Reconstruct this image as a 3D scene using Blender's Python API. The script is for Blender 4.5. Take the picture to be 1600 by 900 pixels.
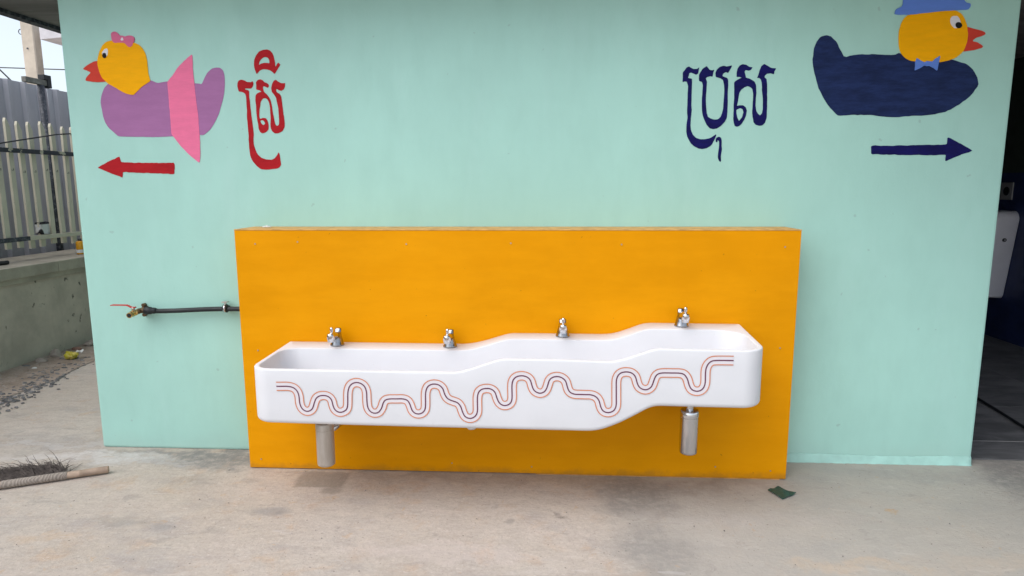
import bpy, bmesh, math, random
from mathutils import Vector, Matrix
from mathutils.geometry import tessellate_polygon
R = math.radians
rnd = random.Random(7)
for o in list(bpy.data.objects): bpy.data.objects.remove(o)
SC = bpy.context.scene
COL = SC.collection
D = {
'l_body': [[-2.062,1.9361],[-2.0746,1.9241],[-2.081,1.9149],[-2.0913,1.8939],[-2.0959,1.8821],[-2.102,1.8609],[-2.1033,1.8493],[-2.1021,1.8291],[-2.101,1.8165],[-2.0987,1.7922],[-2.0967,1.7797],[-2.0923,1.7598],[-2.0879,1.7486],[-2.0769,1.7285],[-2.0683,1.7181],[-2.0488,1.7011],[-2.0404,1.6935],[-2.0299,1.6836],[-2.0179,1.6805],[-1.9853,1.6793],[-1.9615,1.6787],[-1.9095,1.6777],[-1.8802,1.6771],[-1.8284,1.6761],[-1.801,1.6763],[-1.7554,1.6782],[-1.7299,1.6788],[-1.6846,1.679],[-1.6582,1.6799],[-1.6096,1.6825],[-1.5923,1.6833],[-1.5794,1.6831],[-1.5701,1.6873],[-1.5496,1.7025],[-1.5389,1.7126],[-1.5213,1.7338],[-1.5122,1.7469],[-1.4974,1.7725],[-1.4901,1.7873],[-1.4785,1.8143],[-1.4725,1.8295],[-1.4625,1.8563],[-1.458,1.8714],[-1.4521,1.8982],[-1.4499,1.9113],[-1.4481,1.9312],[-1.4475,1.9435],[-1.447,1.9672],[-1.4477,1.9781],[-1.4508,1.9929],[-1.4541,1.9996],[-1.4629,2.0086],[-1.4694,2.0113],[-1.4835,2.0122],[-1.4916,2.0114],[-1.5061,2.0081],[-1.5144,2.0038],[-1.5296,1.9922],[-1.5368,1.9843],[-1.5476,1.9682],[-1.5533,1.958],[-1.5628,1.9382],[-1.5686,1.9332],[-1.5795,1.9355],[-1.5861,1.9366],[-1.5988,1.9382],[-1.6139,1.9397],[-1.655,1.9431],[-1.6804,1.9449],[-1.7297,1.948],[-1.7476,1.9482],[-1.7622,1.9459],[-1.7709,1.9448],[-1.787,1.9428],[-1.7951,1.9434],[-1.8076,1.9471],[-1.8137,1.9495],[-1.8229,1.954],[-1.8326,1.9562],[-1.858,1.9596],[-1.8744,1.9572],[-1.9077,1.9457],[-1.9348,1.946],[-1.998,1.9587],[-2.0235,1.9582],[-2.0508,1.9435]],
'l_head': [[-2.0207,2.1491],[-2.0378,2.1451],[-2.047,2.1402],[-2.0628,2.1272],[-2.0705,2.1181],[-2.0821,2.0991],[-2.0874,2.0879],[-2.0943,2.0672],[-2.0967,2.0555],[-2.0983,2.0347],[-2.0977,2.0229],[-2.094,2.002],[-2.0912,1.9919],[-2.0847,1.9767],[-2.0801,1.9691],[-2.0699,1.957],[-2.0646,1.9515],[-2.0557,1.9438],[-2.0472,1.9382],[-2.0258,1.926],[-2.0129,1.9186],[-1.9884,1.9048],[-1.9781,1.899],[-1.9658,1.8922],[-1.9588,1.8896],[-1.9462,1.8871],[-1.9394,1.8862],[-1.9282,1.8854],[-1.9216,1.8879],[-1.9094,1.8974],[-1.9011,1.9043],[-1.8835,1.919],[-1.8738,1.9261],[-1.8568,1.9364],[-1.848,1.9415],[-1.8338,1.9495],[-1.8306,1.9545],[-1.8336,1.9643],[-1.8351,1.9709],[-1.8378,1.9844],[-1.8385,1.9941],[-1.8385,2.0149],[-1.8386,2.0266],[-1.8389,2.0473],[-1.8399,2.0582],[-1.843,2.076],[-1.8461,2.086],[-1.8541,2.1038],[-1.8596,2.1122],[-1.8712,2.1241],[-1.8784,2.1294],[-1.892,2.136],[-1.9052,2.1391],[-1.9383,2.1435],[-1.9538,2.1452],[-1.976,2.147],[-1.9883,2.148],[-2.0098,2.1498]],
'l_beak': [[-2.098,2.0519],[-2.1093,2.0515],[-2.1172,2.0495],[-2.1341,2.0429],[-2.1431,2.0385],[-2.1586,2.0298],[-2.1659,2.0248],[-2.1766,2.016],[-2.1756,2.0122],[-2.1616,2.0076],[-2.1541,2.0048],[-2.1418,1.9996],[-2.1413,1.9958],[-2.1518,1.9875],[-2.1571,1.9827],[-2.1652,1.9737],[-2.1683,1.9687],[-2.1712,1.9597],[-2.1668,1.9563],[-2.1484,1.9531],[-2.136,1.9515],[-2.1103,1.9491],[-2.0958,1.9489],[-2.0696,1.9507],[-2.0632,1.9601],[-2.0665,1.9915],[-2.0723,2.0097],[-2.0899,2.0427]],
'l_eye': [[-2.0434,2.111],[-2.0385,2.1098],[-2.0363,2.1052],[-2.0366,2.097],[-2.0385,2.089],[-2.0417,2.0809],[-2.0464,2.0746],[-2.0524,2.0701],[-2.0583,2.0701],[-2.0641,2.0749],[-2.0675,2.0807],[-2.0686,2.0876],[-2.0666,2.0945],[-2.0616,2.1015],[-2.0558,2.1066],[-2.0492,2.1099]],
'l_pupil': [[-2.047,2.0775],[-2.0477,2.0747],[-2.0483,2.0732],[-2.0497,2.0707],[-2.0507,2.0695],[-2.0526,2.0676],[-2.0538,2.0668],[-2.0562,2.066],[-2.0575,2.0657],[-2.0598,2.0657],[-2.0611,2.066],[-2.0631,2.067],[-2.0642,2.0678],[-2.0658,2.0697],[-2.0666,2.0709],[-2.0674,2.0735],[-2.0677,2.075],[-2.0679,2.0778],[-2.0677,2.0794],[-2.067,2.0822],[-2.0664,2.0837],[-2.0649,2.0862],[-2.0639,2.0874],[-2.062,2.0892],[-2.0608,2.09],[-2.0584,2.0909],[-2.0572,2.0912],[-2.0548,2.0912],[-2.0536,2.0909],[-2.0515,2.0899],[-2.0505,2.0891],[-2.0488,2.0872],[-2.0481,2.086],[-2.0473,2.0834],[-2.047,2.0819],[-2.0468,2.0791]],
'l_bow': [[-2.0109,2.1844],[-2.0072,2.1882],[-2.001,2.1907],[-1.9921,2.192],[-1.9842,2.1899],[-1.9773,2.1845],[-1.9726,2.1795],[-1.9701,2.1749],[-1.9641,2.1719],[-1.9548,2.1707],[-1.9477,2.169],[-1.9429,2.1671],[-1.9366,2.1676],[-1.9289,2.1705],[-1.92,2.1718],[-1.9101,2.1717],[-1.9022,2.1692],[-1.8965,2.1646],[-1.8939,2.1588],[-1.8946,2.1519],[-1.8971,2.1451],[-1.9015,2.1382],[-1.9052,2.1314],[-1.9083,2.1245],[-1.9132,2.1197],[-1.9197,2.1168],[-1.926,2.1168],[-1.9319,2.12],[-1.9382,2.1256],[-1.9449,2.1337],[-1.9557,2.1381],[-1.9706,2.1389],[-1.9825,2.1385],[-1.9914,2.137],[-1.9993,2.1386],[-2.0064,2.1433],[-2.0107,2.1503],[-2.0122,2.1595],[-2.0129,2.1687],[-2.0128,2.1779]],
'l_dot': [[-1.9551,2.1621],[-1.95,2.1532],[-1.9505,2.1501],[-1.9578,2.1478],[-1.961,2.1482],[-1.9655,2.1518],[-1.9649,2.1549],[-1.9584,2.1625]],
'l_skirt': [[-1.6097,2.0749],[-1.6391,2.0531],[-1.6463,2.0474],[-1.6741,2.0238],[-1.6812,2.0165],[-1.71,1.9817],[-1.7166,1.9741],[-1.7409,1.9482],[-1.7438,1.9399],[-1.7434,1.8987],[-1.7434,1.8862],[-1.7439,1.8272],[-1.744,1.8127],[-1.7441,1.7559],[-1.7441,1.7428],[-1.7442,1.6952],[-1.7431,1.6878],[-1.7339,1.6762],[-1.7296,1.6705],[-1.7043,1.6357],[-1.6969,1.6268],[-1.6635,1.59],[-1.6542,1.5813],[-1.6131,1.5482],[-1.6073,1.5482],[-1.6019,1.581],[-1.6008,1.5947],[-1.5975,1.6713],[-1.597,1.6904],[-1.5962,1.7664],[-1.5967,1.7844],[-1.6013,1.8522],[-1.6021,1.8694],[-1.6038,1.9393],[-1.6042,1.9545],[-1.606,2.0065],[-1.6059,2.0185],[-1.6031,2.0628],[-1.6031,2.0692],[-1.6057,2.0767]],
'l_arrow': [[-2.1508,1.5247],[-2.1061,1.5471],[-2.096,1.5517],[-2.0351,1.5779],[-2.029,1.578],[-2.0259,1.5526],[-2.0206,1.5501],[-1.9682,1.5485],[-1.9571,1.5483],[-1.8927,1.5467],[-1.8754,1.5466],[-1.7576,1.5463],[-1.746,1.5458],[-1.7422,1.5405],[-1.7422,1.5359],[-1.7458,1.4931],[-1.7537,1.4893],[-1.8328,1.493],[-1.8485,1.4936],[-1.9342,1.4969],[-1.9487,1.4975],[-2.0154,1.5006],[-2.0219,1.4985],[-2.0245,1.473],[-2.0305,1.4729],[-2.0908,1.497],[-2.1013,1.5012],[-2.1504,1.5207]],
'r_a': [[-1.2829,1.982],[-1.2885,1.997],[-1.2905,2.0057],[-1.2919,2.0218],[-1.2913,2.0308],[-1.2879,2.0467],[-1.285,2.0547],[-1.278,2.0671],[-1.2732,2.0734],[-1.2628,2.0835],[-1.2564,2.0878],[-1.2439,2.0931],[-1.2366,2.0948],[-1.2233,2.0955],[-1.2168,2.0946],[-1.2074,2.0909],[-1.2028,2.0874],[-1.196,2.0789],[-1.1929,2.0733],[-1.1888,2.0619],[-1.187,2.0545],[-1.1851,2.0397],[-1.1844,2.031],[-1.1842,2.015],[-1.1814,2.0146],[-1.1718,2.0294],[-1.1667,2.0315],[-1.1581,2.0246],[-1.1583,2.0191],[-1.1675,2.0067],[-1.1738,1.9984],[-1.187,1.9814],[-1.192,1.9781],[-1.1965,1.9835],[-1.2001,1.9868],[-1.2082,1.993],[-1.2135,1.9958],[-1.2243,1.9994],[-1.2307,2.0006],[-1.2429,2.0011],[-1.2491,2.0004],[-1.259,1.9974],[-1.264,1.9947],[-1.2717,1.9885],[-1.2752,1.9851],[-1.28,1.9794]],
'r_a_h': [[-1.266,2.0246],[-1.2638,2.0326],[-1.2617,2.0372],[-1.2562,2.0455],[-1.2526,2.0495],[-1.2449,2.0554],[-1.2407,2.0574],[-1.2333,2.0589],[-1.2292,2.0586],[-1.2221,2.0563],[-1.219,2.054],[-1.2149,2.0482],[-1.2135,2.0434],[-1.2125,2.0319],[-1.2146,2.0294],[-1.2229,2.0318],[-1.228,2.0325],[-1.2378,2.0327],[-1.2429,2.0321],[-1.2516,2.0299],[-1.2563,2.028],[-1.2643,2.0236]],
'r_b': [[-1.3813,1.9077],[-1.3832,1.917],[-1.3833,1.9229],[-1.3817,1.9344],[-1.38,1.9398],[-1.3752,1.947],[-1.3715,1.9497],[-1.3627,1.9519],[-1.3576,1.9517],[-1.348,1.9488],[-1.343,1.9468],[-1.3346,1.9426],[-1.3292,1.9412],[-1.3182,1.9407],[-1.313,1.9412],[-1.3055,1.9439],[-1.3028,1.9425],[-1.3009,1.9352],[-1.3008,1.9305],[-1.3027,1.9213],[-1.305,1.9171],[-1.3115,1.9114],[-1.3161,1.9098],[-1.3259,1.91],[-1.3322,1.9098],[-1.3444,1.9093],[-1.3473,1.9083],[-1.345,1.9055],[-1.342,1.9044],[-1.3335,1.9031],[-1.3301,1.9015],[-1.3268,1.8968],[-1.3258,1.8906],[-1.3257,1.8732],[-1.3256,1.8631],[-1.325,1.8444],[-1.3247,1.8343],[-1.3239,1.8169],[-1.3231,1.8048],[-1.3212,1.779],[-1.32,1.7652],[-1.3178,1.7417],[-1.3167,1.7265],[-1.315,1.6959],[-1.3152,1.6826],[-1.3175,1.6661],[-1.3179,1.6554],[-1.3168,1.6341],[-1.3151,1.6227],[-1.3101,1.6037],[-1.3068,1.5953],[-1.3,1.5845],[-1.2944,1.5788],[-1.2814,1.5692],[-1.2736,1.5652],[-1.2589,1.5606],[-1.2499,1.5593],[-1.2325,1.5591],[-1.2247,1.5607],[-1.2145,1.5664],[-1.2097,1.5703],[-1.203,1.5786],[-1.1996,1.5836],[-1.194,1.5931],[-1.1917,1.5948],[-1.1886,1.5912],[-1.1873,1.5848],[-1.1854,1.5658],[-1.1845,1.5557],[-1.1829,1.539],[-1.184,1.5319],[-1.1896,1.5236],[-1.194,1.5199],[-1.2042,1.5151],[-1.2127,1.5132],[-1.2328,1.5109],[-1.2433,1.51],[-1.2609,1.5088],[-1.27,1.5092],[-1.2847,1.5117],[-1.2933,1.5154],[-1.3088,1.5263],[-1.3167,1.5344],[-1.3293,1.5524],[-1.334,1.5609],[-1.3382,1.5728],[-1.34,1.5829],[-1.3421,1.6067],[-1.3427,1.6234],[-1.3429,1.659],[-1.3429,1.679],[-1.343,1.7143],[-1.3431,1.7329],[-1.3436,1.7634],[-1.3435,1.7819],[-1.3429,1.8169],[-1.3426,1.8317],[-1.3421,1.849],[-1.3421,1.8578],[-1.3424,1.8718],[-1.3434,1.8777],[-1.3466,1.8847],[-1.3505,1.8882],[-1.3613,1.8933],[-1.3667,1.8948],[-1.3753,1.895],[-1.3783,1.8968],[-1.3802,1.9033]],
'r_c': [[-1.2873,1.908],[-1.2859,1.9218],[-1.2857,1.9283],[-1.2863,1.9375],[-1.285,1.9419],[-1.2797,1.9483],[-1.2758,1.9507],[-1.267,1.9529],[-1.2622,1.9526],[-1.2539,1.9496],[-1.2506,1.9471],[-1.2473,1.9412],[-1.2437,1.9388],[-1.2341,1.9359],[-1.2297,1.9339],[-1.2239,1.9298],[-1.2223,1.9267],[-1.2228,1.9197],[-1.224,1.9166],[-1.2279,1.9125],[-1.231,1.9125],[-1.2381,1.9168],[-1.2418,1.9183],[-1.2478,1.9196],[-1.2501,1.9189],[-1.2523,1.9155],[-1.2527,1.9126],[-1.2519,1.9056],[-1.2509,1.9014],[-1.2483,1.8933],[-1.2452,1.889],[-1.2371,1.882],[-1.2329,1.8774],[-1.2261,1.868],[-1.2227,1.8618],[-1.2174,1.849],[-1.2151,1.8408],[-1.2125,1.8245],[-1.2115,1.817],[-1.211,1.8065],[-1.2099,1.7957],[-1.2067,1.7677],[-1.2051,1.7549],[-1.2024,1.7372],[-1.2,1.731],[-1.1942,1.7262],[-1.1907,1.7259],[-1.1843,1.7293],[-1.1819,1.7342],[-1.1799,1.7483],[-1.1793,1.7575],[-1.1795,1.7762],[-1.1798,1.7881],[-1.1809,1.8113],[-1.1821,1.8228],[-1.1855,1.8401],[-1.187,1.8489],[-1.1891,1.8629],[-1.1916,1.8694],[-1.1984,1.8788],[-1.2019,1.8834],[-1.2076,1.8903],[-1.2095,1.8956],[-1.2105,1.9071],[-1.2097,1.9143],[-1.206,1.928],[-1.2034,1.9342],[-1.198,1.9421],[-1.1945,1.9455],[-1.1874,1.9493],[-1.1836,1.949],[-1.1774,1.9438],[-1.173,1.9409],[-1.1635,1.9358],[-1.1578,1.9341],[-1.1469,1.9332],[-1.1426,1.9333],[-1.1381,1.9344],[-1.1375,1.9315],[-1.1396,1.92],[-1.1415,1.9145],[-1.1461,1.9066],[-1.1495,1.903],[-1.1572,1.8985],[-1.1613,1.8974],[-1.1686,1.8982],[-1.1729,1.8999],[-1.1812,1.905],[-1.1841,1.9049],[-1.1865,1.8991],[-1.1863,1.8959],[-1.1835,1.89],[-1.1804,1.8871],[-1.1721,1.8824],[-1.1685,1.8791],[-1.1641,1.8721],[-1.1624,1.8655],[-1.1608,1.8494],[-1.16,1.8396],[-1.1587,1.8209],[-1.1581,1.8134],[-1.1573,1.8054],[-1.1567,1.7985],[-1.1552,1.7822],[-1.1542,1.7717],[-1.1523,1.7506],[-1.1522,1.7401],[-1.1538,1.7237],[-1.1562,1.7155],[-1.1632,1.7026],[-1.1687,1.6972],[-1.1814,1.691],[-1.1885,1.6892],[-1.2008,1.6893],[-1.207,1.6911],[-1.2164,1.6976],[-1.2203,1.7024],[-1.2246,1.713],[-1.2257,1.7206],[-1.2254,1.7371],[-1.2247,1.7489],[-1.2223,1.7747],[-1.222,1.7885],[-1.223,1.8117],[-1.2241,1.8229],[-1.2267,1.8391],[-1.2291,1.8463],[-1.2346,1.8557],[-1.2382,1.8592],[-1.2454,1.8622],[-1.2495,1.8623],[-1.2571,1.8593],[-1.2611,1.8559],[-1.2678,1.8467],[-1.2705,1.8399],[-1.2731,1.8247],[-1.2746,1.8176],[-1.2773,1.8072],[-1.2783,1.799],[-1.2796,1.7804],[-1.2794,1.7726],[-1.2774,1.7637],[-1.2741,1.7622],[-1.2639,1.7659],[-1.2587,1.7663],[-1.2502,1.7644],[-1.2462,1.7612],[-1.2407,1.7517],[-1.2383,1.7458],[-1.2353,1.734],[-1.2351,1.7267],[-1.2372,1.7127],[-1.24,1.7064],[-1.248,1.6983],[-1.2534,1.6949],[-1.2647,1.6909],[-1.27,1.6906],[-1.2772,1.6936],[-1.2805,1.697],[-1.2848,1.7065],[-1.2867,1.7144],[-1.2892,1.7333],[-1.2905,1.7459],[-1.2925,1.7716],[-1.2933,1.7868],[-1.2939,1.8148],[-1.2944,1.8282],[-1.2956,1.848],[-1.2953,1.8574],[-1.2932,1.8713],[-1.2911,1.8771],[-1.2857,1.884],[-1.2814,1.8871],[-1.2713,1.8911],[-1.2671,1.8924],[-1.2622,1.8928],[-1.2621,1.8941],[-1.2667,1.8983],[-1.27,1.9002],[-1.2773,1.9025],[-1.2808,1.9034],[-1.2862,1.9039]],
'r_c_h': [[-1.2755,1.7523],[-1.2708,1.7557],[-1.2675,1.7557],[-1.2603,1.7521],[-1.2572,1.7488],[-1.2532,1.7405],[-1.2538,1.7368],[-1.2598,1.7316],[-1.2632,1.7314],[-1.2691,1.7354],[-1.2719,1.7392],[-1.2757,1.7487]],
'b_a': [[0.8186,1.9197],[0.8185,1.9548],[0.8195,1.9615],[0.8262,1.9693],[0.8282,1.9721],[0.8348,1.9821],[0.8371,1.9841],[0.845,1.9867],[0.8474,1.9863],[0.8545,1.9813],[0.8573,1.9798],[0.8678,1.9751],[0.8713,1.9744],[0.8829,1.9748],[0.886,1.9758],[0.8945,1.9819],[0.8955,1.9811],[0.8937,1.97],[0.8932,1.9664],[0.8918,1.9552],[0.8904,1.9528],[0.8824,1.9488],[0.8799,1.9489],[0.8716,1.953],[0.8686,1.9541],[0.8582,1.957],[0.8556,1.9572],[0.8499,1.9556],[0.8487,1.9538],[0.8468,1.9437],[0.8462,1.9411],[0.8441,1.9349],[0.8449,1.9337],[0.8518,1.9328],[0.8541,1.9323],[0.8615,1.9304],[0.8629,1.9276],[0.8643,1.9117],[0.8645,1.9067],[0.8643,1.8909],[0.8642,1.8852],[0.8634,1.8647],[0.8634,1.8586],[0.8641,1.8405],[0.8642,1.834],[0.8638,1.8112],[0.8642,1.8051],[0.8667,1.789],[0.8671,1.784],[0.8669,1.7679],[0.8666,1.7625],[0.8651,1.7441],[0.8647,1.7379],[0.8644,1.7173],[0.8647,1.7111],[0.8673,1.6925],[0.8688,1.687],[0.8757,1.6709],[0.8787,1.6663],[0.891,1.6534],[0.8953,1.6506],[0.9107,1.6459],[0.9161,1.6451],[0.9347,1.645],[0.9403,1.6456],[0.9564,1.6494],[0.9612,1.6512],[0.9748,1.6587],[0.9782,1.6608],[0.9862,1.6665],[0.9876,1.6667],[0.989,1.662],[0.9885,1.6597],[0.9843,1.6493],[0.9828,1.6461],[0.9774,1.6356],[0.9757,1.6322],[0.9704,1.6206],[0.9681,1.6175],[0.9591,1.6095],[0.9559,1.6074],[0.9444,1.602],[0.9404,1.6008],[0.9265,1.5981],[0.9221,1.5982],[0.9078,1.601],[0.9033,1.6025],[0.8891,1.6092],[0.8849,1.6117],[0.8728,1.621],[0.8695,1.6245],[0.8609,1.6374],[0.8583,1.6422],[0.8506,1.6596],[0.8487,1.665],[0.8446,1.6811],[0.844,1.6881],[0.8449,1.7158],[0.8452,1.7238],[0.8468,1.7468],[0.8467,1.7548],[0.845,1.7823],[0.8447,1.7928],[0.8443,1.8317],[0.8445,1.8414],[0.8454,1.8641],[0.8456,1.8709],[0.8458,1.8914],[0.8451,1.8972],[0.8406,1.9135],[0.8384,1.9163],[0.8291,1.9178],[0.8265,1.9175],[0.8197,1.9147]],
'b_b': [[0.8959,1.9227],[0.8955,1.944],[0.896,1.9488],[0.8998,1.9578],[0.9018,1.9611],[0.9105,1.9734],[0.914,1.9769],[0.9274,1.9868],[0.9303,1.9873],[0.9351,1.9806],[0.937,1.9783],[0.9443,1.9711],[0.9469,1.9697],[0.956,1.9682],[0.9586,1.9683],[0.9654,1.9699],[0.966,1.9686],[0.963,1.9586],[0.9621,1.9547],[0.9592,1.9401],[0.9575,1.9382],[0.9494,1.9405],[0.9461,1.9402],[0.9337,1.9358],[0.9312,1.9344],[0.9279,1.93],[0.928,1.9282],[0.9317,1.9214],[0.9326,1.9192],[0.9348,1.9125],[0.9349,1.9093],[0.9336,1.8956],[0.9333,1.8896],[0.9325,1.8646],[0.9324,1.8571],[0.9324,1.8344],[0.9326,1.8272],[0.9341,1.8044],[0.9348,1.7972],[0.9381,1.7743],[0.9394,1.7683],[0.9447,1.7534],[0.947,1.7499],[0.9566,1.743],[0.9603,1.7414],[0.9744,1.7383],[0.9788,1.7381],[0.9927,1.7397],[0.9961,1.7411],[1.0039,1.7479],[1.0059,1.7512],[1.0111,1.7648],[1.0124,1.7699],[1.0158,1.7881],[1.0165,1.7964],[1.0177,1.8305],[1.0179,1.8402],[1.0178,1.8674],[1.0175,1.8753],[1.0152,1.8979],[1.0142,1.904],[1.0101,1.9198],[1.0081,1.9232],[0.9998,1.929],[0.9956,1.9308],[0.9769,1.9367],[0.9739,1.9397],[0.9733,1.9532],[0.9738,1.9572],[0.9779,1.9696],[0.9803,1.9729],[0.9913,1.9817],[0.9951,1.9838],[1.0074,1.9881],[1.0111,1.9883],[1.0215,1.9853],[1.025,1.9851],[1.0363,1.9866],[1.0395,1.9872],[1.0486,1.9894],[1.0495,1.9881],[1.0466,1.9781],[1.0444,1.9739],[1.0338,1.9572],[1.0308,1.9552],[1.0226,1.9586],[1.0199,1.9583],[1.011,1.9528],[1.0093,1.9505],[1.0074,1.9415],[1.0082,1.9396],[1.0153,1.9361],[1.0179,1.935],[1.0272,1.9316],[1.0294,1.9299],[1.0338,1.9231],[1.0345,1.9188],[1.0349,1.8985],[1.0349,1.891],[1.035,1.8639],[1.0353,1.8546],[1.0373,1.8228],[1.0377,1.8128],[1.0382,1.7808],[1.038,1.7722],[1.0361,1.7493],[1.0346,1.7432],[1.0273,1.7272],[1.024,1.7225],[1.0107,1.7089],[1.0065,1.7053],[0.9928,1.6967],[0.9885,1.695],[0.9747,1.6927],[0.9706,1.6929],[0.9589,1.696],[0.9553,1.6983],[0.9443,1.71],[0.9412,1.7142],[0.9324,1.7291],[0.9298,1.7344],[0.9221,1.7529],[0.9202,1.7591],[0.9159,1.7797],[0.9151,1.7895],[0.9146,1.8305],[0.9145,1.8413],[0.9146,1.8686],[0.9146,1.8761],[0.915,1.8965],[0.9144,1.9016],[0.9104,1.9133],[0.9081,1.9157],[0.8977,1.9188]],
'b_c': [[1.073,1.9376],[1.0727,1.9543],[1.073,1.9591],[1.0759,1.9726],[1.0775,1.9763],[1.085,1.9862],[1.0878,1.9887],[1.0977,1.994],[1.1013,1.9945],[1.114,1.9916],[1.1179,1.9899],[1.1297,1.9817],[1.1333,1.9802],[1.1444,1.9792],[1.1452,1.9775],[1.1392,1.968],[1.1372,1.9661],[1.1306,1.9632],[1.1277,1.9633],[1.1161,1.9663],[1.1138,1.9659],[1.1106,1.9604],[1.1106,1.9577],[1.1134,1.9465],[1.1143,1.9431],[1.1172,1.933],[1.12,1.9307],[1.135,1.9259],[1.1398,1.9239],[1.1551,1.9159],[1.1585,1.9125],[1.165,1.8988],[1.1665,1.8928],[1.1697,1.868],[1.1702,1.8605],[1.1699,1.8379],[1.1698,1.8307],[1.1695,1.8081],[1.1699,1.8013],[1.1734,1.7807],[1.1749,1.7757],[1.1812,1.7642],[1.1835,1.7615],[1.1919,1.7557],[1.1942,1.7562],[1.2007,1.7653],[1.2021,1.769],[1.2047,1.7839],[1.2047,1.7919],[1.2023,1.8283],[1.2012,1.8383],[1.1968,1.8654],[1.1957,1.874],[1.193,1.901],[1.1919,1.9074],[1.1878,1.921],[1.1862,1.9239],[1.1802,1.9289],[1.1783,1.9296],[1.1719,1.9293],[1.1714,1.9313],[1.1749,1.9448],[1.176,1.9494],[1.1797,1.9649],[1.1813,1.9695],[1.1873,1.9828],[1.1899,1.9859],[1.1997,1.9926],[1.203,1.9927],[1.2135,1.9869],[1.2174,1.9846],[1.2316,1.9755],[1.2366,1.9738],[1.2544,1.972],[1.2563,1.9704],[1.2504,1.9619],[1.2492,1.9588],[1.2477,1.9472],[1.2456,1.946],[1.2339,1.95],[1.2303,1.9504],[1.219,1.9495],[1.2158,1.9483],[1.2071,1.9416],[1.2056,1.9395],[1.2048,1.9329],[1.2058,1.9311],[1.2129,1.9264],[1.2145,1.9232],[1.2177,1.9075],[1.2184,1.9007],[1.2199,1.8737],[1.2204,1.8651],[1.2227,1.838],[1.2232,1.8269],[1.2242,1.7838],[1.2245,1.773],[1.2249,1.748],[1.2241,1.7413],[1.2187,1.7242],[1.2164,1.7201],[1.2077,1.7109],[1.2045,1.709],[1.1931,1.7062],[1.1894,1.7064],[1.1777,1.7106],[1.1745,1.7128],[1.1659,1.722],[1.1639,1.726],[1.1596,1.7421],[1.1584,1.7482],[1.1554,1.7711],[1.1551,1.7804],[1.1562,1.8168],[1.1563,1.8268],[1.1555,1.854],[1.1548,1.8608],[1.151,1.8766],[1.1491,1.8802],[1.1407,1.8871],[1.1379,1.8887],[1.1286,1.8917],[1.1253,1.8916],[1.1141,1.8876],[1.1105,1.8858],[1.0995,1.878],[1.0967,1.875],[1.0904,1.8638],[1.0892,1.8595],[1.0876,1.8436],[1.087,1.8386],[1.0843,1.8228],[1.0836,1.8178],[1.0821,1.8019],[1.0834,1.8],[1.0936,1.804],[1.097,1.8045],[1.1086,1.8037],[1.1119,1.8025],[1.1215,1.7955],[1.1236,1.7924],[1.1278,1.7799],[1.1282,1.7754],[1.1266,1.7594],[1.1256,1.7544],[1.1207,1.7384],[1.1185,1.7337],[1.11,1.7201],[1.1072,1.7165],[1.0984,1.7079],[1.0956,1.706],[1.0865,1.7026],[1.0838,1.7026],[1.0755,1.7056],[1.0736,1.7079],[1.0695,1.7195],[1.0686,1.7242],[1.0665,1.7425],[1.0663,1.749],[1.0668,1.7719],[1.0668,1.7827],[1.066,1.8282],[1.0658,1.8397],[1.0654,1.8669],[1.065,1.8758],[1.0632,1.9052],[1.0636,1.9107],[1.0679,1.9163],[1.0704,1.9181],[1.0815,1.9235],[1.0851,1.9254],[1.0961,1.9315],[1.0968,1.9328],[1.0899,1.9344],[1.0869,1.9347],[1.075,1.9349]],
'b_c_h': [[1.0817,1.7824],[1.094,1.7886],[1.0975,1.7893],[1.1067,1.7874],[1.1088,1.7853],[1.1129,1.7739],[1.1134,1.7717],[1.1129,1.7695],[1.1123,1.7666],[1.1092,1.7506],[1.107,1.7459],[1.096,1.7323],[1.0931,1.7323],[1.0855,1.7461],[1.0838,1.7505],[1.0809,1.7642],[1.0803,1.7682],[1.0798,1.7796]],
'b_d': [[0.9885,1.6328],[0.9865,1.6397],[0.9866,1.6435],[0.989,1.6503],[0.9918,1.6531],[0.9994,1.6564],[1.0036,1.6563],[1.0106,1.653],[1.0134,1.6493],[1.0164,1.6395],[1.0171,1.6329],[1.0165,1.6193],[1.0169,1.6115],[1.0187,1.5979],[1.0187,1.589],[1.0169,1.5714],[1.0165,1.561],[1.0168,1.5417],[1.0154,1.5368],[1.0099,1.5383],[1.0072,1.5416],[1.0028,1.5514],[1.0017,1.5586],[1.0019,1.5744],[1.0023,1.5837],[1.0036,1.6014],[1.004,1.6102],[1.0044,1.6238],[1.004,1.6296],[1.0023,1.6365],[1.0005,1.6387],[0.996,1.6397],[0.9951,1.6386],[0.9968,1.6337],[0.9966,1.6319],[0.9942,1.6303],[0.9928,1.6301],[0.9898,1.6307]],
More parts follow.
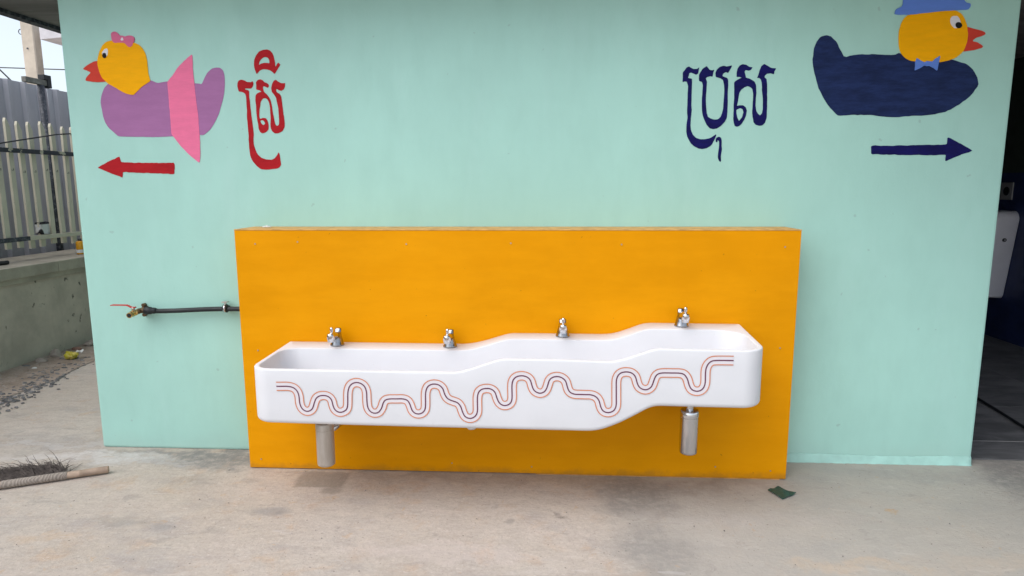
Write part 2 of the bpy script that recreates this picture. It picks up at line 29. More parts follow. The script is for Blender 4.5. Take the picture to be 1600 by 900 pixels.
'd_body': [[1.4749,2.1202],[1.4583,2.1138],[1.4503,2.1074],[1.4382,2.0909],[1.4331,2.0806],[1.4268,2.0603],[1.425,2.0452],[1.4245,2.0116],[1.426,1.9938],[1.4318,1.9637],[1.4364,1.9457],[1.447,1.9118],[1.4543,1.8936],[1.4698,1.8633],[1.4789,1.8467],[1.4962,1.818],[1.5092,1.8008],[1.5382,1.7682],[1.5492,1.7576],[1.5591,1.7525],[1.5726,1.7515],[1.6107,1.7531],[1.6375,1.7534],[1.6946,1.7528],[1.7204,1.7515],[1.755,1.7474],[1.7749,1.7449],[1.8114,1.7405],[1.8327,1.7403],[1.8721,1.744],[1.9033,1.746],[1.9746,1.7491],[2.0076,1.7529],[2.0537,1.763],[2.077,1.7727],[2.114,1.7968],[2.1321,1.8104],[2.1595,1.8344],[2.1721,1.849],[2.1898,1.8768],[2.1937,1.8893],[2.1901,1.9061],[2.1852,1.9182],[2.1715,1.9443],[2.1608,1.957],[2.1368,1.9757],[2.122,1.9834],[2.0933,1.9919],[2.0815,1.996],[2.0679,2.0021],[2.0441,2.0053],[1.9731,2.0108],[1.9353,2.0126],[1.8718,2.0134],[1.8479,2.0177],[1.8261,2.0321],[1.8165,2.0341],[1.804,2.0269],[1.7846,2.0262],[1.7281,2.0306],[1.6953,2.0315],[1.6354,2.0302],[1.6096,2.0281],[1.578,2.0223],[1.5661,2.0253],[1.5555,2.0422],[1.5488,2.0537],[1.5358,2.078],[1.5275,2.0896],[1.5113,2.1064],[1.5018,2.1131],[1.4844,2.1201]],
'd_head': [[1.8423,2.2028],[1.8315,2.1939],[1.8266,2.1873],[1.8197,2.1726],[1.8164,2.1621],[1.8113,2.1393],[1.8098,2.1265],[1.8094,2.1035],[1.8101,2.0919],[1.8128,2.0735],[1.815,2.0637],[1.8198,2.0476],[1.8235,2.0397],[1.8315,2.0281],[1.8369,2.0218],[1.8483,2.0113],[1.8556,2.0065],[1.8702,2.0],[1.8783,1.9976],[1.8924,1.9956],[1.903,1.9943],[1.9266,1.9916],[1.9397,1.9911],[1.963,1.992],[1.9761,1.9918],[1.9994,1.9903],[2.0124,1.9911],[2.0352,1.9955],[2.0479,1.9989],[2.0703,2.0066],[2.0802,2.0117],[2.0932,2.0218],[2.0994,2.0279],[2.1086,2.0392],[2.1129,2.0482],[2.1189,2.0687],[2.1209,2.0809],[2.1222,2.1037],[2.1212,2.1172],[2.1164,2.1422],[2.1129,2.1544],[2.1053,2.1727],[2.1002,2.1823],[2.0894,2.1983],[2.0809,2.2061],[2.0615,2.2177],[2.0457,2.2206],[2.0092,2.2189],[1.986,2.2178],[1.9403,2.2152],[1.9126,2.2128],[1.8601,2.207]],
'd_hat': [[1.783,2.2086],[1.7829,2.2166],[1.7839,2.221],[1.7879,2.2289],[1.7931,2.2326],[1.8076,2.238],[1.8128,2.242],[1.8166,2.251],[1.8169,2.2605],[1.8141,2.2853],[1.8132,2.2999],[1.8127,2.3269],[1.8247,2.3365],[1.8676,2.3434],[1.899,2.3456],[1.9675,2.3465],[2.0031,2.3442],[2.0608,2.3352],[2.0782,2.3245],[2.0823,2.2954],[2.0844,2.2834],[2.088,2.2699],[2.0908,2.2638],[2.0974,2.2559],[2.1028,2.2529],[2.1156,2.2504],[2.1195,2.2472],[2.1203,2.2382],[2.1189,2.2332],[2.113,2.2243],[2.1007,2.2217],[2.063,2.2212],[2.0364,2.2201],[1.9793,2.2166],[1.9453,2.2137],[1.8814,2.2069],[1.8489,2.2053],[1.7976,2.2061]],
'd_eye': [[2.0407,2.1939],[2.0477,2.1956],[2.0553,2.1959],[2.0634,2.1948],[2.0706,2.1903],[2.0768,2.1822],[2.0812,2.1738],[2.0839,2.1648],[2.0825,2.156],[2.0771,2.1473],[2.0709,2.1421],[2.0638,2.1403],[2.0564,2.1427],[2.0486,2.149],[2.042,2.1567],[2.0367,2.1656],[2.0348,2.1759],[2.0364,2.1873]],
'd_pupil': [[2.0897,2.1531],[2.0895,2.15],[2.089,2.1483],[2.0876,2.1457],[2.0866,2.1443],[2.0842,2.1424],[2.0828,2.1415],[2.0798,2.1405],[2.0781,2.1402],[2.0747,2.1402],[2.0729,2.1405],[2.0698,2.1417],[2.0681,2.1426],[2.0654,2.1447],[2.0641,2.1461],[2.0622,2.1488],[2.0614,2.1505],[2.0606,2.1536],[2.0604,2.1554],[2.0606,2.1584],[2.0611,2.1601],[2.0625,2.1627],[2.0635,2.1641],[2.0659,2.166],[2.0673,2.1669],[2.0703,2.1679],[2.072,2.1682],[2.0753,2.1681],[2.0771,2.1678],[2.0803,2.1667],[2.082,2.1658],[2.0846,2.1637],[2.0859,2.1623],[2.0879,2.1596],[2.0887,2.1579],[2.0895,2.1549]],
'd_beak': [[2.1136,2.1472],[2.1205,2.146],[2.1275,2.1439],[2.1453,2.138],[2.1556,2.1353],[2.1743,2.1315],[2.183,2.1288],[2.195,2.123],[2.1989,2.1197],[2.2006,2.114],[2.1983,2.1112],[2.1885,2.1067],[2.1813,2.104],[2.1659,2.0985],[2.1582,2.0945],[2.1465,2.0855],[2.1475,2.082],[2.1628,2.0783],[2.1702,2.0756],[2.1811,2.0698],[2.1863,2.0665],[2.1938,2.0606],[2.1951,2.0577],[2.192,2.0533],[2.1868,2.0507],[2.1712,2.0459],[2.1617,2.0437],[2.1436,2.041],[2.1327,2.0396],[2.1122,2.0377],[2.1061,2.0464],[2.1051,2.0797],[2.106,2.0995],[2.1104,2.1371]],
'd_bow': [[1.8963,1.9576],[1.8948,1.9909],[1.8952,1.9967],[1.8999,2.0096],[1.9022,2.0101],[1.9161,2.0013],[1.9195,1.9993],[1.9333,1.9918],[1.9362,1.9914],[1.9461,1.9956],[1.9497,1.9959],[1.9687,1.9942],[1.9726,1.9954],[1.9846,2.0068],[1.988,2.0094],[2.003,2.0194],[2.0047,2.0175],[2.0027,1.9931],[2.002,1.9862],[1.999,1.9558],[1.9967,1.9533],[1.9811,1.9637],[1.9775,1.9659],[1.9637,1.9733],[1.9607,1.974],[1.9507,1.9728],[1.9481,1.9729],[1.9377,1.9754],[1.9345,1.9745],[1.9193,1.9652],[1.9153,1.9629],[1.8986,1.9545]],
'd_arrow': [[1.7259,1.6051],[1.7271,1.5709],[1.7336,1.5676],[1.8012,1.5671],[1.8136,1.5668],[1.8766,1.5631],[1.8886,1.5629],[1.951,1.5634],[1.9615,1.5633],[2.0084,1.5611],[2.0179,1.5611],[2.0706,1.5634],[2.0756,1.5611],[2.0756,1.5352],[2.079,1.5341],[2.1142,1.5488],[2.1204,1.5515],[2.1501,1.5656],[2.1552,1.5675],[2.1793,1.5736],[2.1828,1.5747],[2.1952,1.5804],[2.1944,1.5823],[2.1738,1.5972],[2.169,1.6],[2.1398,1.6143],[2.1348,1.6171],[2.1118,1.6313],[2.107,1.6337],[2.0797,1.6439],[2.0772,1.6421],[2.0784,1.6133],[2.0714,1.6105],[1.9969,1.6111],[1.9839,1.6109],[1.9217,1.6088],[1.9069,1.6086],[1.8131,1.6086],[1.7979,1.6086],[1.7321,1.6084]],
'stripe': [[-0.9699,0.5869],[-0.9657,0.587],[-0.9616,0.587],[-0.9574,0.5871],[-0.9532,0.5872],[-0.9491,0.5873],[-0.9449,0.5874],[-0.9407,0.5875],[-0.9366,0.5877],[-0.9324,0.5878],[-0.9282,0.5879],[-0.924,0.5878],[-0.9198,0.5875],[-0.9156,0.5871],[-0.9114,0.5864],[-0.9071,0.5856],[-0.9031,0.5845],[-0.8992,0.5831],[-0.8956,0.5814],[-0.8923,0.5794],[-0.8893,0.577],[-0.8865,0.5744],[-0.8841,0.5714],[-0.8818,0.5683],[-0.8799,0.565],[-0.8783,0.5615],[-0.877,0.5577],[-0.8759,0.5538],[-0.8751,0.5498],[-0.8744,0.5457],[-0.8739,0.5416],[-0.8736,0.5374],[-0.8735,0.5332],[-0.8734,0.529],[-0.8734,0.5247],[-0.8731,0.5204],[-0.8726,0.5161],[-0.8719,0.5117],[-0.8709,0.5073],[-0.8696,0.5029],[-0.8681,0.4987],[-0.8661,0.4947],[-0.8638,0.4911],[-0.861,0.4879],[-0.8578,0.4849],[-0.8542,0.4824],[-0.8504,0.4804],[-0.8466,0.4791],[-0.8426,0.4785],[-0.8387,0.4787],[-0.8347,0.4797],[-0.8307,0.4813],[-0.8269,0.4835],[-0.8235,0.4862],[-0.8205,0.4893],[-0.8181,0.4928],[-0.8161,0.4968],[-0.8144,0.5011],[-0.813,0.5055],[-0.8116,0.5099],[-0.8102,0.5142],[-0.8088,0.5183],[-0.8073,0.5222],[-0.8058,0.5259],[-0.8043,0.5294],[-0.8026,0.5327],[-0.8007,0.5356],[-0.7987,0.5382],[-0.7965,0.5404],[-0.7942,0.5423],[-0.7917,0.544],[-0.7892,0.5455],[-0.7865,0.5467],[-0.7837,0.5477],[-0.7808,0.5485],[-0.7778,0.5491],[-0.7748,0.5495],[-0.7718,0.5498],[-0.7687,0.5499],[-0.7657,0.5498],[-0.7626,0.5497],[-0.7596,0.5493],[-0.7566,0.5487],[-0.7536,0.5478],[-0.7507,0.5465],[-0.7478,0.545],[-0.7449,0.5431],[-0.7421,0.5408],[-0.7395,0.5383],[-0.7372,0.5354],[-0.7353,0.5321],[-0.7338,0.5285],[-0.7326,0.5245],[-0.7317,0.5202],[-0.7309,0.5159],[-0.7302,0.5116],[-0.7293,0.5076],[-0.7283,0.5038],[-0.7272,0.5002],[-0.726,0.4968],[-0.7246,0.4936],[-0.723,0.4906],[-0.721,0.4878],[-0.7188,0.4853],[-0.7162,0.483],[-0.7134,0.481],[-0.7104,0.4793],[-0.7073,0.478],[-0.7041,0.4771],[-0.7009,0.4767],[-0.6977,0.4768],[-0.6944,0.4772],[-0.6911,0.4781],[-0.6879,0.4792],[-0.6848,0.4805],[-0.6818,0.4821],[-0.6789,0.4839],[-0.6762,0.486],[-0.6737,0.4885],[-0.6715,0.4913],[-0.6696,0.4946],[-0.6682,0.4983],[-0.6671,0.5025],[-0.6663,0.507],[-0.6657,0.5119],[-0.6652,0.5172],[-0.6648,0.5229],[-0.6645,0.529],[-0.6643,0.5354],[-0.6641,0.5421],[-0.6638,0.5488],[-0.6634,0.5552],[-0.6629,0.5613],[-0.662,0.5669],[-0.661,0.5722],[-0.6598,0.5771],[-0.6584,0.5816],[-0.6569,0.5857],[-0.6551,0.5895],[-0.6531,0.5927],[-0.651,0.5956],[-0.6487,0.5981],[-0.6462,0.6003],[-0.6436,0.6022],[-0.6409,0.6039],[-0.6381,0.6053],[-0.6352,0.6065],[-0.6322,0.6074],[-0.6291,0.608],[-0.6259,0.6084],[-0.6227,0.6085],[-0.6194,0.6083],[-0.616,0.6079],[-0.6126,0.6071],[-0.6092,0.6061],[-0.606,0.6048],[-0.6029,0.6032],[-0.6,0.6013],[-0.5972,0.5992],[-0.5946,0.5968],[-0.5923,0.5941],[-0.5902,0.5911],[-0.5883,0.5878],[-0.5868,0.5843],[-0.5855,0.5805],[-0.5845,0.5764],[-0.5837,0.5721],[-0.583,0.5675],[-0.5826,0.5627],[-0.5824,0.5575],[-0.5823,0.5521],[-0.5824,0.5465],[-0.5825,0.5408],[-0.5825,0.5351],[-0.5825,0.5295],[-0.5823,0.524],[-0.582,0.5185],[-0.5816,0.5132],[-0.581,0.5081],[-0.5802,0.5033],[-0.579,0.4989],[-0.5775,0.4949],[-0.5756,0.4913],[-0.5735,0.488],[-0.5712,0.4851],[-0.5688,0.4826],[-0.5663,0.4805],[-0.5638,0.4788],[-0.5611,0.4775],[-0.5584,0.4765],[-0.5556,0.4759],[-0.5528,0.4756],[-0.55,0.4755],[-0.5472,0.4757],[-0.5444,0.4761],[-0.5415,0.4768],[-0.5388,0.4778],[-0.5361,0.4792],[-0.5335,0.4811],[-0.531,0.4834],[-0.5286,0.4861],[-0.5263,0.4892],[-0.5241,0.4925],[-0.5221,0.496],[-0.5204,0.4996],[-0.5188,0.5034],[-0.5175,0.5072],[-0.5164,0.5111],[-0.5152,0.5149],[-0.514,0.5185],[-0.5126,0.5217],[-0.5111,0.5246],[-0.5095,0.5272],[-0.5077,0.5295],[-0.5057,0.5316],[-0.5035,0.5334],[-0.5012,0.5349],[-0.4985,0.5362],[-0.4957,0.5372],[-0.4926,0.5379],[-0.4893,0.5385],[-0.4857,0.539],[-0.4819,0.5393],[-0.4778,0.5396],[-0.4735,0.5397],[-0.4689,0.5398],[-0.4643,0.5398],[-0.4596,0.5398],[-0.4549,0.5399],[-0.4502,0.54],[-0.4455,0.5402],[-0.4408,0.5404],[-0.4363,0.5405],[-0.432,0.5404],[-0.4279,0.5401],[-0.4241,0.5395],[-0.4206,0.5387],[-0.4174,0.5377],[-0.4144,0.5365],[-0.4116,0.5349],[-0.4091,0.5329],[-0.4068,0.5305],[-0.4048,0.5277],[-0.4031,0.5247],[-0.4014,0.5214],[-0.3999,0.5179],[-0.3985,0.5142],[-0.3972,0.5103],[-0.396,0.5062],[-0.3948,0.5021],[-0.3936,0.4981],[-0.3922,0.4943],[-0.3906,0.4909],[-0.3888,0.4879],[-0.3868,0.4853],[-0.3847,0.483],[-0.3824,0.481],[-0.38,0.4794],[-0.3775,0.478],[-0.375,0.4769],[-0.3723,0.476],[-0.3696,0.4755],[-0.3668,0.4752],[-0.3641,0.4752],[-0.3613,0.4755],[-0.3584,0.4761],[-0.3556,0.4769],[-0.3528,0.4781],[-0.35,0.4795],[-0.3474,0.4811],[-0.345,0.483],[-0.3428,0.4851],[-0.3408,0.4874],[-0.339,0.49],[-0.3374,0.493],[-0.336,0.4965],[-0.3349,0.5005],[-0.3341,0.5051],[-0.3335,0.5102],[-0.3332,0.5158],[-0.333,0.5216],[-0.3328,0.5275],[-0.3327,0.5333],[-0.3327,0.5391],[-0.3326,0.5449],[-0.3326,0.5506],[-0.3324,0.5561],[-0.3322,0.5615],[-0.3316,0.5666],[-0.3309,0.5715],[-0.3299,0.5761],[-0.3288,0.5805],[-0.3274,0.5846],[-0.3258,0.5883],[-0.3241,0.5916],[-0.322,0.5944],[-0.3198,0.5969],[-0.3174,0.599],[-0.3148,0.6008],[-0.3122,0.6024],[-0.3095,0.6037],[-0.3067,0.6048],[-0.3039,0.6056],[-0.301,0.6062],[-0.2981,0.6066],[-0.2951,0.6068],[-0.292,0.6067],[-0.2889,0.6065],[-0.2858,0.6061],[-0.2826,0.6054],[-0.2795,0.6045],[-0.2765,0.6034],[-0.2735,0.6019],[-0.2707,0.6002],[-0.268,0.5981],[-0.2655,0.5958],[-0.2631,0.5932],[-0.2609,0.5903],[-0.2589,0.5871],[-0.2573,0.5834],[-0.2559,0.5795],[-0.2547,0.5753],[-0.2535,0.571],[-0.2522,0.5668],[-0.2507,0.5629],[-0.249,0.5591],[-0.2472,0.5556],[-0.2451,0.5522],[-0.2429,0.5491],[-0.2403,0.5462],[-0.2373,0.5436],[-0.2338,0.5413],[-0.23,0.5393],[-0.2259,0.5375],[-0.2218,0.536],[-0.2178,0.5346],[-0.2141,0.5333],[-0.2108,0.5322],[-0.2079,0.5313],[-0.2051,0.5305],[-0.2025,0.5295],[-0.2,0.5283],[-0.1976,0.5267],[-0.1952,0.5248],[-0.1928,0.5224],[-0.1905,0.5197],[-0.1884,0.5168],[-0.1864,0.5138],[-0.1847,0.5105],[-0.1833,0.5071],[-0.182,0.5036],[-0.181,0.4999],[-0.1799,0.4961],[-0.1788,0.4923],[-0.1775,0.4884],[-0.176,0.4845],[-0.1744,0.4805],[-0.1726,0.4766],[-0.1706,0.4729],[-0.1683,0.4696],[-0.1657,0.4668],[-0.1627,0.4644],[-0.1593,0.4626],[-0.1558,0.4612],[-0.1521,0.4603],[-0.1483,0.4598],[-0.1447,0.4598],[-0.141,0.4603],[-0.1375,0.4613],[-0.134,0.4627],[-0.1307,0.4644],[-0.1276,0.4666],[-0.1249,0.469],[-0.1225,0.4717],[-0.1204,0.4747],[-0.1186,0.4781],[-0.1171,0.4817],[-0.1159,0.4856],[-0.1149,0.4898],[-0.1143,0.4944],[-0.114,0.4992],[-0.1139,0.5043],[-0.114,0.5096],[-0.1141,0.5149],[-0.1142,0.5204],[-0.1142,0.526],[-0.1143,0.5317],[-0.1143,0.5374],[-0.1142,0.543],[-0.114,0.5482],[-0.1136,0.5531],[-0.1131,0.5575],[-0.1125,0.5615],[-0.1116,0.5652],[-0.1106,0.5686],[-0.1094,0.5717],[-0.108,0.5746],[-0.1063,0.5772],[-0.1044,0.5796],[-0.1022,0.5818],[-0.0999,0.5838],[-0.0973,0.5855],[-0.0944,0.587],[-0.0912,0.5882],[-0.0878,0.5893],[-0.0843,0.5901],[-0.0806,0.5907],[-0.077,0.591],[-0.0735,0.5912],[-0.0701,0.5912],[-0.0668,0.5909],[-0.0636,0.5905],[-0.0606,0.5898],[-0.0576,0.5888],[-0.0547,0.5875],[-0.0519,0.586],[-0.0492,0.5841],[-0.0466,0.582],[-0.0442,0.5796],[-0.042,0.5769],[-0.04,0.5738],[-0.0383,0.5703],[-0.0369,0.5664],[-0.0356,0.5623],[-0.0344,0.558],[-0.0332,0.5537],[-0.0317,0.5494],[-0.0302,0.5452],[-0.0285,0.5411],[-0.0267,0.5371],[-0.0247,0.5333],[-0.0224,0.5298],[-0.0198,0.5268],[-0.0168,0.5242],[-0.0136,0.5221],[-0.01,0.5204],[-0.0064,0.5192],[-0.0026,0.5185],[0.0011,0.5183],[0.0049,0.5186],[0.0087,0.5195],[0.0125,0.5209],[0.0161,0.5227],[0.0193,0.5248],[0.0221,0.5273],[0.0244,0.53],[0.0262,0.533],[0.0277,0.5363],[0.0289,0.5399],[0.0298,0.5437],[0.0305,0.5479],[0.0309,0.5524],[0.0311,0.5572],[0.0311,0.5622],[0.0311,0.5674],[0.0309,0.5727],[0.0308,0.5781],[0.0307,0.5837],[0.0306,0.5893],[0.0305,0.595],[0.0306,0.6005],[0.0307,0.6058],[0.0311,0.6106],[0.0317,0.615],[0.0324,0.6189],[0.0334,0.6226],[0.0345,0.6259],[0.0359,0.6289],[0.0376,0.6318],[0.0395,0.6344],[0.0417,0.6368],[0.0441,0.639],[0.0467,0.6409],[0.0494,0.6426],[0.0524,0.6441],[0.0554,0.6453],[0.0587,0.6462],[0.062,0.6469],[0.0654,0.6474],[0.0689,0.6477],[0.0723,0.6477],[0.0757,0.6475],[0.079,0.647],[0.0824,0.6464],[0.0856,0.6455],[0.0887,0.6443],[0.0918,0.643],[0.0946,0.6414],[0.0974,0.6396],[0.0999,0.6375],[0.1024,0.6351],[0.1045,0.6323],[0.1065,0.6292],[0.1081,0.6256],[0.1095,0.6215],[0.1108,0.6172],[0.1119,0.6128],[0.113,0.6085],[0.1142,0.6044],[0.1155,0.6005],[0.1168,0.5968],[0.1183,0.5933],[0.1199,0.59],[0.1219,0.5869],[0.1244,0.5841],[0.1274,0.5815],[0.1308,0.5791],[0.1346,0.5771],[0.1386,0.5755],[0.1426,0.5744],[0.1465,0.5739],[0.1504,0.5742],[0.1541,0.575],[0.1578,0.5765],[0.1613,0.5783],[0.1645,0.5806],[0.1673,0.5833],[0.1697,0.5863],[0.1718,0.5896],[0.1735,0.5933],[0.175,0.5971],[0.1764,0.6011],[0.1777,0.6051],[0.1789,0.6091],[0.18,0.6132],[0.181,0.6173],[0.1821,0.6212],[0.1833,0.6249],[0.1848,0.6283],[0.1864,0.6313],[0.1883,0.6339],[0.1904,0.6363],[0.1927,0.6384],[0.1952,0.6402],[0.1978,0.6418],[0.2007,0.6432],[0.2038,0.6443],[0.207,0.6452],[0.2103,0.6458],[0.2137,0.6462],[0.2171,0.6463],[0.2205,0.6461],[0.2239,0.6457],[0.2273,0.645],[0.2306,0.644],[0.2339,0.6427],[0.237,0.6411],[0.24,0.6393],[0.2429,0.6372],[0.2457,0.6349],[0.2483,0.6323],[0.2506,0.6293],[0.2526,0.6259],[0.2543,0.6222],[0.2557,0.6181],[0.2569,0.6137],[0.2579,0.6093],[0.259,0.6051],[0.2602,0.601],[0.2614,0.5972],[0.2627,0.5937],[0.2641,0.5904],[0.2657,0.5873],[0.2675,0.5845],[0.2697,0.582],[0.2721,0.5797],[0.2748,0.5777],[0.2778,0.576],[0.281,0.5745],[0.2844,0.5733],[0.288,0.5724],[0.2916,0.5718],[0.2955,0.5714],[0.2994,0.5713],[0.3035,0.5712],[0.3075,0.5712],[0.3116,0.5712],[0.3156,0.5711],[0.3196,0.571],[0.3236,0.5709],[0.3275,0.5708],[0.3314,0.5707],[0.3352,0.5707],[0.3388,0.5707],[0.3424,0.5708],[0.3459,0.5709],[0.3494,0.5708],[0.3529,0.5706],[0.3564,0.5701],[0.36,0.5694],[0.3636,0.5685],[0.3673,0.5673],[0.3708,0.5659],[0.3741,0.5642],[0.3772,0.5622],[0.38,0.5599],[0.3826,0.5574],[0.3849,0.5546],[0.387,0.5516],[0.3889,0.5483],[0.3906,0.5448],[0.3921,0.541],[0.3933,0.537],[0.3944,0.5328],[0.3954,0.5286],[0.3965,0.5245],[0.3978,0.5206],[0.3992,0.5169],[0.4007,0.5133],[0.4024,0.51],[0.4043,0.5069],[0.4064,0.5041],[0.4089,0.5017],[0.4117,0.4996],[0.4147,0.4979],[0.4181,0.4966],[0.4215,0.4956],[0.4251,0.4951],[0.4286,0.4949],[0.4322,0.4952],[0.4359,0.4959],[0.4395,0.497],[0.443,0.4984],[0.4462,0.5002],[0.4491,0.5023],[0.4518,0.5047],[0.4541,0.5073],[0.4561,0.5104],[0.4578,0.5138],[0.4592,0.5177],[0.4603,0.5221],[0.461,0.527],[0.4614,0.5323],[0.4614,0.5382],[0.4614,0.5443],[0.4612,0.5508],[0.461,0.5575],[0.4609,0.5645],[0.4607,0.5718],[0.4606,0.5792],[0.4604,0.5866],[0.4602,0.5938],[0.4601,0.6005],[0.4599,0.6069],[0.4597,0.6128],[0.4596,0.6184],[0.4596,0.6237],[0.4598,0.6287],[0.4602,0.6334],[0.4608,0.6378],[0.4617,0.6418],[0.4628,0.6456],[0.4642,0.6491],[0.4657,0.6523],[0.4674,0.6552],[0.4693,0.6578],[0.4715,0.6602],[0.4738,0.6622],[0.4763,0.664],[0.4789,0.6656],[0.4818,0.6669],[0.4848,0.6679],[0.4881,0.6687],[0.4914,0.6693],[0.4949,0.6697],[0.4983,0.6699],[0.5018,0.6698],[0.5052,0.6696],[0.5086,0.6692],[0.512,0.6685],[0.5152,0.6677],[0.5184,0.6665],[0.5214,0.6651],[0.5243,0.6635],[0.527,0.6615],[0.5296,0.6593],[0.532,0.6567],[0.5342,0.6538],[0.5362,0.6505],[0.5379,0.6466],[0.5394,0.6424],[0.5407,0.6378],[0.5419,0.6331],[0.5432,0.6286],[0.5446,0.6243],[0.5461,0.6203],[0.5477,0.6164],[0.5494,0.6129],[0.5514,0.6095],[0.5537,0.6065],[0.5564,0.6038],[0.5597,0.6014],[0.5633,0.5993],[0.5673,0.5975],[0.5714,0.5962],[0.5755,0.5954],[0.5795,0.5953],[0.5835,0.5958],[0.5873,0.597],[0.5911,0.5987],[0.5946,0.6008],[0.5978,0.6033],[0.6005,0.6061],[0.6028,0.6091],[0.6046,0.6125],[0.6061,0.6161],[0.6074,0.6199],[0.6086,0.6238],[0.6098,0.6278],[0.6111,0.632],[0.6124,0.6362],[0.6137,0.6404],[0.615,0.6445],[0.6165,0.6483],[0.618,0.6517],[0.6197,0.6546],[0.6216,0.6571],[0.6235,0.6592],[0.6257,0.6611],[0.628,0.6626],[0.6306,0.664],[0.6334,0.665],[0.6364,0.6659],[0.6397,0.6665],[0.6432,0.667],[0.6472,0.6674],[0.6515,0.6676],[0.6564,0.6678],[0.6617,0.6678],[0.6672,0.6678],[0.673,0.6678],[0.6787,0.6677],[0.6844,0.6677],[0.6899,0.6677],[0.6954,0.6678],[0.7007,0.6678],[0.7058,0.6678],[0.7105,0.6677],[0.7149,0.6674],[0.7188,0.6669],[0.7222,0.6663],[0.7253,0.6655],[0.7282,0.6645],[0.7309,0.6631],[0.7336,0.6613],[0.7361,0.6591],[0.7386,0.6564],[0.7409,0.6534],[0.7431,0.6501],[0.7451,0.6467],[0.7469,0.643],[0.7484,0.6392],[0.7497,0.6352],[0.7508,0.6311],[0.752,0.627],[0.7531,0.623],[0.7545,0.619],[0.756,0.6153],[0.7576,0.6116],[0.7594,0.6082],[0.7614,0.6049],[0.7637,0.602],[0.7663,0.5995],[0.7694,0.5973],[0.7728,0.5955],[0.7764,0.5941],[0.7802,0.5931],[0.784,0.5924],[0.7877,0.5922],[0.7914,0.5925],[0.795,0.5932],[0.7985,0.5943],[0.8019,0.5958],[0.805,0.5978],[0.8078,0.6002],[0.8102,0.603],[0.8124,0.6063],[0.8143,0.61],[0.8159,0.614],[0.8172,0.6183],[0.8181,0.6229],[0.8187,0.6278],[0.819,0.633],[0.8191,0.6384],[0.819,0.6439],[0.8189,0.6494],[0.8187,0.6548],[0.8186,0.66],[0.8185,0.6652],[0.8185,0.6702],[0.8185,0.6751],[0.8188,0.6798],[0.8193,0.6842],[0.82,0.6884],[0.821,0.6923],[0.8222,0.696],[0.8236,0.6995],[0.8252,0.7028],[0.827,0.7058],[0.829,0.7087],[0.8312,0.7113],[0.8335,0.7137],[0.8361,0.7159],[0.8388,0.7177],[0.8416,0.7192],[0.8445,0.7204],[0.8475,0.7212],[0.8508,0.7217],[0.8542,0.722],[0.8581,0.7223],[0.8623,0.7225],[0.8671,0.7227],[0.8722,0.7228],[0.8777,0.7228],[0.8834,0.7229],[0.8891,0.7229],[0.8948,0.7229],[0.9004,0.7229],[0.9059,0.7229],[0.9114,0.7229],[0.917,0.7229],[0.9225,0.7228],[0.928,0.7228]],
'gx0': -1.12,
'tb': [0.6688,0.6688,0.6688,0.6688,0.6687,0.6687,0.6687,0.6686,0.6686,0.6686,0.6685,0.6685,0.6685,0.6684,0.6684,0.6684,0.6683,0.6683,0.6683,0.6682,0.6682,0.6682,0.6681,0.6681,0.6681,0.668,0.668,0.6679,0.6679,0.6679,0.6678,0.6678,0.6678,0.6677,0.6677,0.6677,0.6676,0.6676,0.6676,0.6675,0.6675,0.6675,0.6674,0.6674,0.6674,0.6673,0.6673,0.6673,0.6672,0.6672,0.6672,0.6671,0.6671,0.667,0.667,0.667,0.6669,0.6669,0.6669,0.6668,0.6668,0.6668,0.6667,0.6667,0.6667,0.6666,0.6666,0.6666,0.6665,0.6665,0.6665,0.6664,0.6664,0.6664,0.6663,0.6663,0.6663,0.6662,0.6662,0.6661,0.6661,0.6661,0.666,0.666,0.666,0.6659,0.6659,0.6659,0.666,0.6664,0.667,0.6679,0.669,0.6703,0.6719,0.6739,0.6761,0.6784,0.6809,0.6834,0.6861,0.689,0.692,0.6951,0.6983,0.7014,0.7046,0.7077,0.7108,0.7138,0.7165,0.7188,0.7204,0.7212,0.7215,0.7216,0.7217,0.7217,0.7218,0.7218,0.7219,0.7219,0.7219,0.722,0.722,0.7221,0.7221,0.7221,0.7222,0.7222,0.7221,0.7221,0.7221,0.722,0.722,0.722,0.7219,0.7219,0.7219,0.7219,0.7218,0.7218,0.7218,0.7217,0.7217,0.7217,0.7216,0.7216,0.7216,0.7215,0.7215,0.7215,0.7215,0.7214,0.7214,0.7214,0.7216,0.722,0.7227,0.7237,0.725,0.7267,0.7289,0.7317,0.7349,0.7383,0.7417,0.7452,0.7487,0.7524,0.7563,0.7603,0.7643,0.7681,0.7715,0.7741,0.7759,0.7769,0.7775,0.7777,0.7777,0.7777,0.7776,0.7776,0.7775,0.7775,0.7774,0.7773,0.7773,0.7772,0.7772,0.7771,0.7771,0.777,0.777,0.7769,0.7768,0.7768,0.7767,0.7767,0.7766,0.7766,0.7765,0.7765,0.7764,0.7763,0.7763,0.7762,0.7762,0.7761,0.7761,0.776,0.7759,0.7759,0.7758,0.7758,0.7757,0.7757,0.7756,0.7756,0.7755,0.7755,0.7755,0.7755,0.7755],
